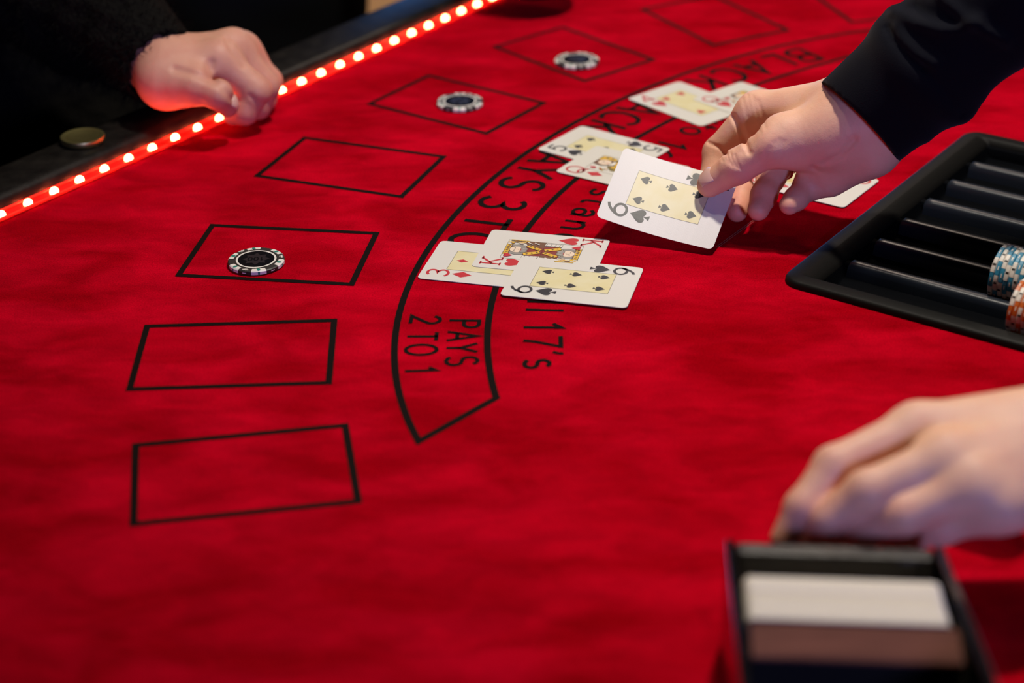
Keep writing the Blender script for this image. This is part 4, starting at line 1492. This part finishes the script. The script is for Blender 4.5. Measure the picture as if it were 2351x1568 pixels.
def head(parent, neck, face, skin, hair_mat, long_hair):
    """neck, head with face features, and hair, looking along 'face' (a horizontal direction)"""
    neck = np.array(neck, float); fx = np.array([face[0], face[1], 0.0]); fx /= np.linalg.norm(fx)
    sx_ = np.array([-fx[1], fx[0], 0.0]); zz = np.array([0, 0, 1.0]); Rm = np.stack([fx, sx_, zz], 1)
    c = neck + zz * .155 + fx * .02

    def q(f_, s_, z_): return c + fx * f_ + sx_ * s_ + zz * z_

    def fld(P):
        d = smin(ell(P, c + zz * .02, (.096, .076, .105), Rm), ell(P, q(.035, 0, -.055), (.056, .054, .062), Rm), .03)
        d = smin(d, rc(P, neck - zz * .03, c - zz * .04 - fx * .015, .058, .052), .03)
        d = smin(d, rc(P, q(.088, 0, .018), q(.106, 0, -.020), .008, .013), .012)
        for s_ in (-1, 1):
            d = smin(d, ell(P, q(-.008, s_ * .077, -.004), (.022, .010, .032), Rm), .006)
            d = d + .009 * np.exp(-(np.linalg.norm(P - q(.088, s_ * .031, .014), axis=1) / .015) ** 2)
            d = smin(d, ell(P, q(.074, s_ * .031, .014), (.013, .013, .011), Rm), .003)
        d = smin(d, rc(P, q(.086, -.018, -.052), q(.086, .018, -.052), .007, .007), .006)
        d = d + .003 * np.exp(-(rc(P, q(.094, -.022, -.052), q(.094, .022, -.052), 0, 0) / .003) ** 2)
        return d

    def hair(P):
        d = ell(P, q(-.012, 0, .034), (.104, .086, .106), Rm)
        if long_hair: d = smin(d, rc(P, q(-.05, 0, .0), q(-.055, 0, -.19), .070, .060), .03)
        cut = (P - c) @ fx - .045 + np.abs((P - c) @ zz - .06) * -.35
        d = np.maximum(d, cut)
        d = np.maximum(d, -((P - c) @ zz) - (.22 if long_hair else .045))
        return d + .0015 * np.sin((P - c) @ sx_ * 420)
    hd = sdf_object('head', fld, c - .16, c + .15, .0045, skin, parent, 1, lambda v: np.zeros(len(v)))
    hr = sdf_object('hair', hair, c - np.array([.16, .16, .26]), c + .16, .0050, hair_mat, parent, 1)
    for s_ in (-1, 1):
        mb = MB(); e_ = q(.081, s_ * .031, .014) - np.array(parent.location)
        mb.lathe([(0, -.0075), (.005, -.0055), (.0075, 0), (.005, .0055), (0, .0075)], M_CHIPW, 14, e_); mb.build('eye', parent, True)


M_HAIR = mat('dark_brown_hair', (0.012, 0.007, 0.004), 0.5)
head(dealer, (.80, .93, .46), (-.81, .30), M_SKIN, M_HAIR, False)

# ---- player with the black fur coat
pa = empty('person', (-0.62, 1.80, FLOOR)); tag(pa, 'player in a black fur coat resting a fist on the rail', 'person')
f = Hand()
FI = {'i': [at(500, 138, 1.492), at(588, 208, 1.498), at(562, 256, 1.502), at(534, 264, 1.508)],
      'm': [at(534, 112, 1.512), at(608, 198, 1.522), at(592, 244, 1.527), at(566, 254, 1.527)],
      'r': [at(556, 116, 1.532), at(616, 186, 1.545), at(606, 228, 1.547), at(584, 240, 1.546)],
      'p': [at(570, 132, 1.552), at(616, 180, 1.565), at(612, 212, 1.565), at(596, 224, 1.564)]}
for k, rad in (('i', [.0152, .0122, .0104, .0082]), ('m', [.0150, .0120, .0102, .0082]), ('r', [.0140, .0112, .0096, .0078]), ('p', [.0125, .0100, .0088, .0074])):
    f.digit(FI[k], rad, .0012)
fw_ = at(388, 168, 1.500)
c_el = at(196, 4, 1.575); c_ax = c_el - fw_; c_ax /= np.linalg.norm(c_ax)
f.p(at(398, 166, 1.496), FI['i'][0], .0230, .0156)
f.p(at(400, 150, 1.515), FI['m'][0], .0230, .0156)
f.p(at(408, 148, 1.530), FI['r'][0], .0210, .0146)
f.p(at(414, 158, 1.545), FI['p'][0], .0190, .0130)
f.p(fw_, fw_ + c_ax * .06, .0265, .0290)
f.p(at(375, 192, 1.482), at(445, 192, 1.478), .0190, .0160)
f.digit([at(425, 196, 1.476), at(452, 200, 1.470), at(500, 216, 1.466), at(522, 244, 1.480)], [.0155, .0132, .0116, .0090], .0006)
f.crease([at(402, 160, 1.474), at(440, 170, 1.468), at(478, 182, 1.462), at(506, 196, 1.464), at(530, 226, 1.475)], .0018, .0034)
f.crease([at(484, 146, 1.474), at(481, 165, 1.470), at(488, 182, 1.470)], .0017, .0040)
f.crease([at(520, 92, 1.498), at(532, 118, 1.494), at(560, 150, 1.494)], .0012, .0024)
f.crease([at(576, 220, 1.486), at(592, 236, 1.488), at(612, 236, 1.494)], .0012, .0020)
lo, hi = f.bounds()
fh = sdf_object('hand', f.field, lo, hi, .0011, M_SKIN2, pa, 1, f.blush)
fh['label'] = 'left hand closed in a loose fist'
tA = at(522, 244, 1.480); tB = at(500, 216, 1.466); tD = (tA - tB) / np.linalg.norm(tA - tB); tN = CR * .80 + CU * .20 - CF * .55; tN = tN - tD * (tN @ tD); tN /= np.linalg.norm(tN)
nail(pa, tA + (tB - tA) * .20 + tN * .0098, tD, tN, .0058, .0110, 'thumbnail')

c_w = fw_ + c_ax * .006


def coat(P):
    d = rc(P, c_w, c_el, .0345, .056)
    d = np.maximum(d, -((P - c_w) @ c_ax))
    d = np.maximum(d, -rc(P, c_w - c_ax * .05, c_w + c_ax * .03, .0310, .0310))
    sh = np.array([-.70, 1.80, .40])
    d = smin(d, rc(P, c_el, np.array([-.58, 1.62, .16]), .058, .080), .03)
    d = smin(d, rc(P, np.array([-.58, 1.62, .16]), sh, .080, .090), .04)
    tor = smin(rc(P, np.array([-.64, 1.70, .30]), np.array([-.66, 1.74, -.55]), .16, .19), rc(P, np.array([-.82, 1.58, .36]), sh, .10, .10), .10)
    d = smin(d, tor, .06)
    d = smin(d, rc(P, np.array([-.40, 1.66, -.20]), np.array([-.44, 1.70, -.75]), .13, .14), .05)
    d = smin(d, rc(P, at(140, 190, 1.86), np.array([-.52, 1.82, -.45]), .125, .14), .05)
    far = np.clip(((P - c_w) @ c_ax - .02) * 30, 0, 1)
    return d + far * .0035 * np.sin(P[:, 0] * 130 + 2 * np.sin(P[:, 2] * 70)) * np.sin(P[:, 1] * 110 + P[:, 2] * 90)


ct = sdf_object('fur_coat', coat, (-1.05, 1.30, -.90), (-.20, 2.10, .54), .0045, M_FUR, pa, 1)
# short fur standing off the coat
me = ct.data; nv = len(me.vertices)
co_ = np.zeros(nv * 3, np.float32); no_ = np.zeros(nv * 3, np.float32)
me.vertices.foreach_get('co', co_); me.vertex_normals.foreach_get('vector', no_)
co_ = co_.reshape(-1, 3); no_ = no_.reshape(-1, 3)
wc = co_ + np.array(pa.location)
rng = np.random.default_rng(7)
near = np.where((wc[:, 2] > -.05) & (wc[:, 2] < .30) & (wc[:, 1] < 1.75))[0]
pick = rng.choice(near, min(len(near), 14000))
V = []; Fc = []
for n_, i in enumerate(pick):
    d = no_[i] + rng.normal(0, .45, 3); d /= np.linalg.norm(d)
    s_ = np.cross(d, [0.3, 0.2, 1]); s_ /= np.linalg.norm(s_) + 1e-9
    L_ = rng.uniform(.005, .012); w_ = .00035
    b0 = co_[i] + rng.normal(0, .0015, 3)
    V += [b0 - s_ * w_, b0 + s_ * w_, b0 + d * L_ * .6 + s_ * w_ * .6 + np.array([0, 0, -.0008]), b0 + d * L_ + np.array([0, 0, -.002])]
    Fc += [(4 * n_, 4 * n_ + 1, 4 * n_ + 2), (4 * n_, 4 * n_ + 2, 4 * n_ + 3)]
mb = MB(); mb.add(V, Fc, M_FUR); fu = mb.build('fur', pa); fu['kind'] = 'stuff'

head(pa, (-.74, 1.70, .46), (.80, -.45), M_SKIN2, M_HAIR, True)

# ---- second player in black, further along the rail
pb = empty('person', (-0.62, 2.25, FLOOR)); tag(pb, 'player in plain black clothes leaning an elbow on the table beyond the rail', 'person')


def body_b(P):
    tor = rc(P, np.array([-.345, 2.16, .42]), np.array([-.35, 2.18, -.72]), .17, .18)
    tor = smin(tor, rc(P, np.array([-.50, 2.06, .42]), np.array([-.18, 2.26, .44]), .085, .085), .08)
    arm = rc(P, np.array([-.18, 2.26, .42]), B_H, .066, .042)
    arm = smin(arm, rc(P, B_H, B_W, .044, .034), .02)
    d = smin(tor, arm, .05)
    return d + .002 * np.sin(P[:, 2] * 60 + P[:, 0] * 40)


B_H = atz(1224, -108, .056); B_W = B_H + np.array([-.085, -.03, .225])
sdf_object('black_clothes', body_b, (-.95, 1.65, -.91), (.12, 2.50, .56), .008, M_CLOTH, pb, 2)

bd_ = (B_W - B_H) / np.linalg.norm(B_W - B_H); b1 = np.array([-.8, .25, 0.0]); b1 -= bd_ * (b1 @ bd_); b1 /= np.linalg.norm(b1); b2 = np.cross(bd_, b1)
k_ = Hand()
k_.p(B_W - bd_ * .03, B_W + bd_ * .02, .026, .024)
for n_, (o_, ln_) in enumerate(((-.030, .078), (-.010, .084), (.010, .080), (.028, .070))):
    kn = B_W + bd_ * ln_ + b2 * o_
    k_.p(B_W + bd_ * .012 + b2 * o_ * .6, kn, .0185, .0125)
    k_.digit([kn, kn + b1 * .036 + bd_ * .010, kn + b1 * .040 - bd_ * .014, kn + b1 * .022 - bd_ * .022], [.0122, .0102, .0090, .0076])
k_.digit([B_W + bd_ * .02 - b2 * .022, B_W + bd_ * .042 - b2 * .034 + b1 * .018, B_W + bd_ * .060 - b2 * .026 + b1 * .040, B_W + bd_ * .066 - b2 * .004 + b1 * .052], [.0150, .0125, .0110, .0086])
lo, hi = k_.bounds()
bh = sdf_object('hand', k_.field, lo, hi, .0020, M_SKIN2, pb, 1, k_.blush)
head(pb, (-.36, 2.17, .50), (.75, -.55), M_SKIN2, M_HAIR, False)

# ================================================================== ROOM LIGHT FIXTURES
mb = MB(); mb.lathe([(.012, .16), (.05, .155), (.075, .10), (.10, .02), (.102, .02), (.078, .10), (.052, .158), (.012, .163)], M_LAMP, 40)
shade_me = mb.mesh('lamp_shade', True)
for lp, lb in ((KEY, 'dark metal pendant lamp above the chip tray'), ((-0.10, 1.27, 1.50), 'dark metal pendant lamp above the betting boxes')):
    pl = empty('pendant_lamp', lp); tag(pl, lb, 'lamp', 'lamps over the table')
    link('lamp_shade', shade_me, pl)
    mb = MB(); mb.tube([(0, 0, .16), (0, 0, 2.2 - lp[2])], .004, M_LAMP, 8); mb.build('cord', pl)
sc = empty('wall_screen', (-.55, 8.85, .55)); tag(sc, 'large glowing blue screen on the far wall', 'screen')
mb = MB(); mb.box((-1.3, -.01, -.6), (1.3, 0, .7), M_SCREEN); mb.build('screen_panel', sc)
mb = MB(); mb.box((-1.34, .001, -.64), (1.34, .04, .74), M_LAMP); mb.build('screen_housing', sc)
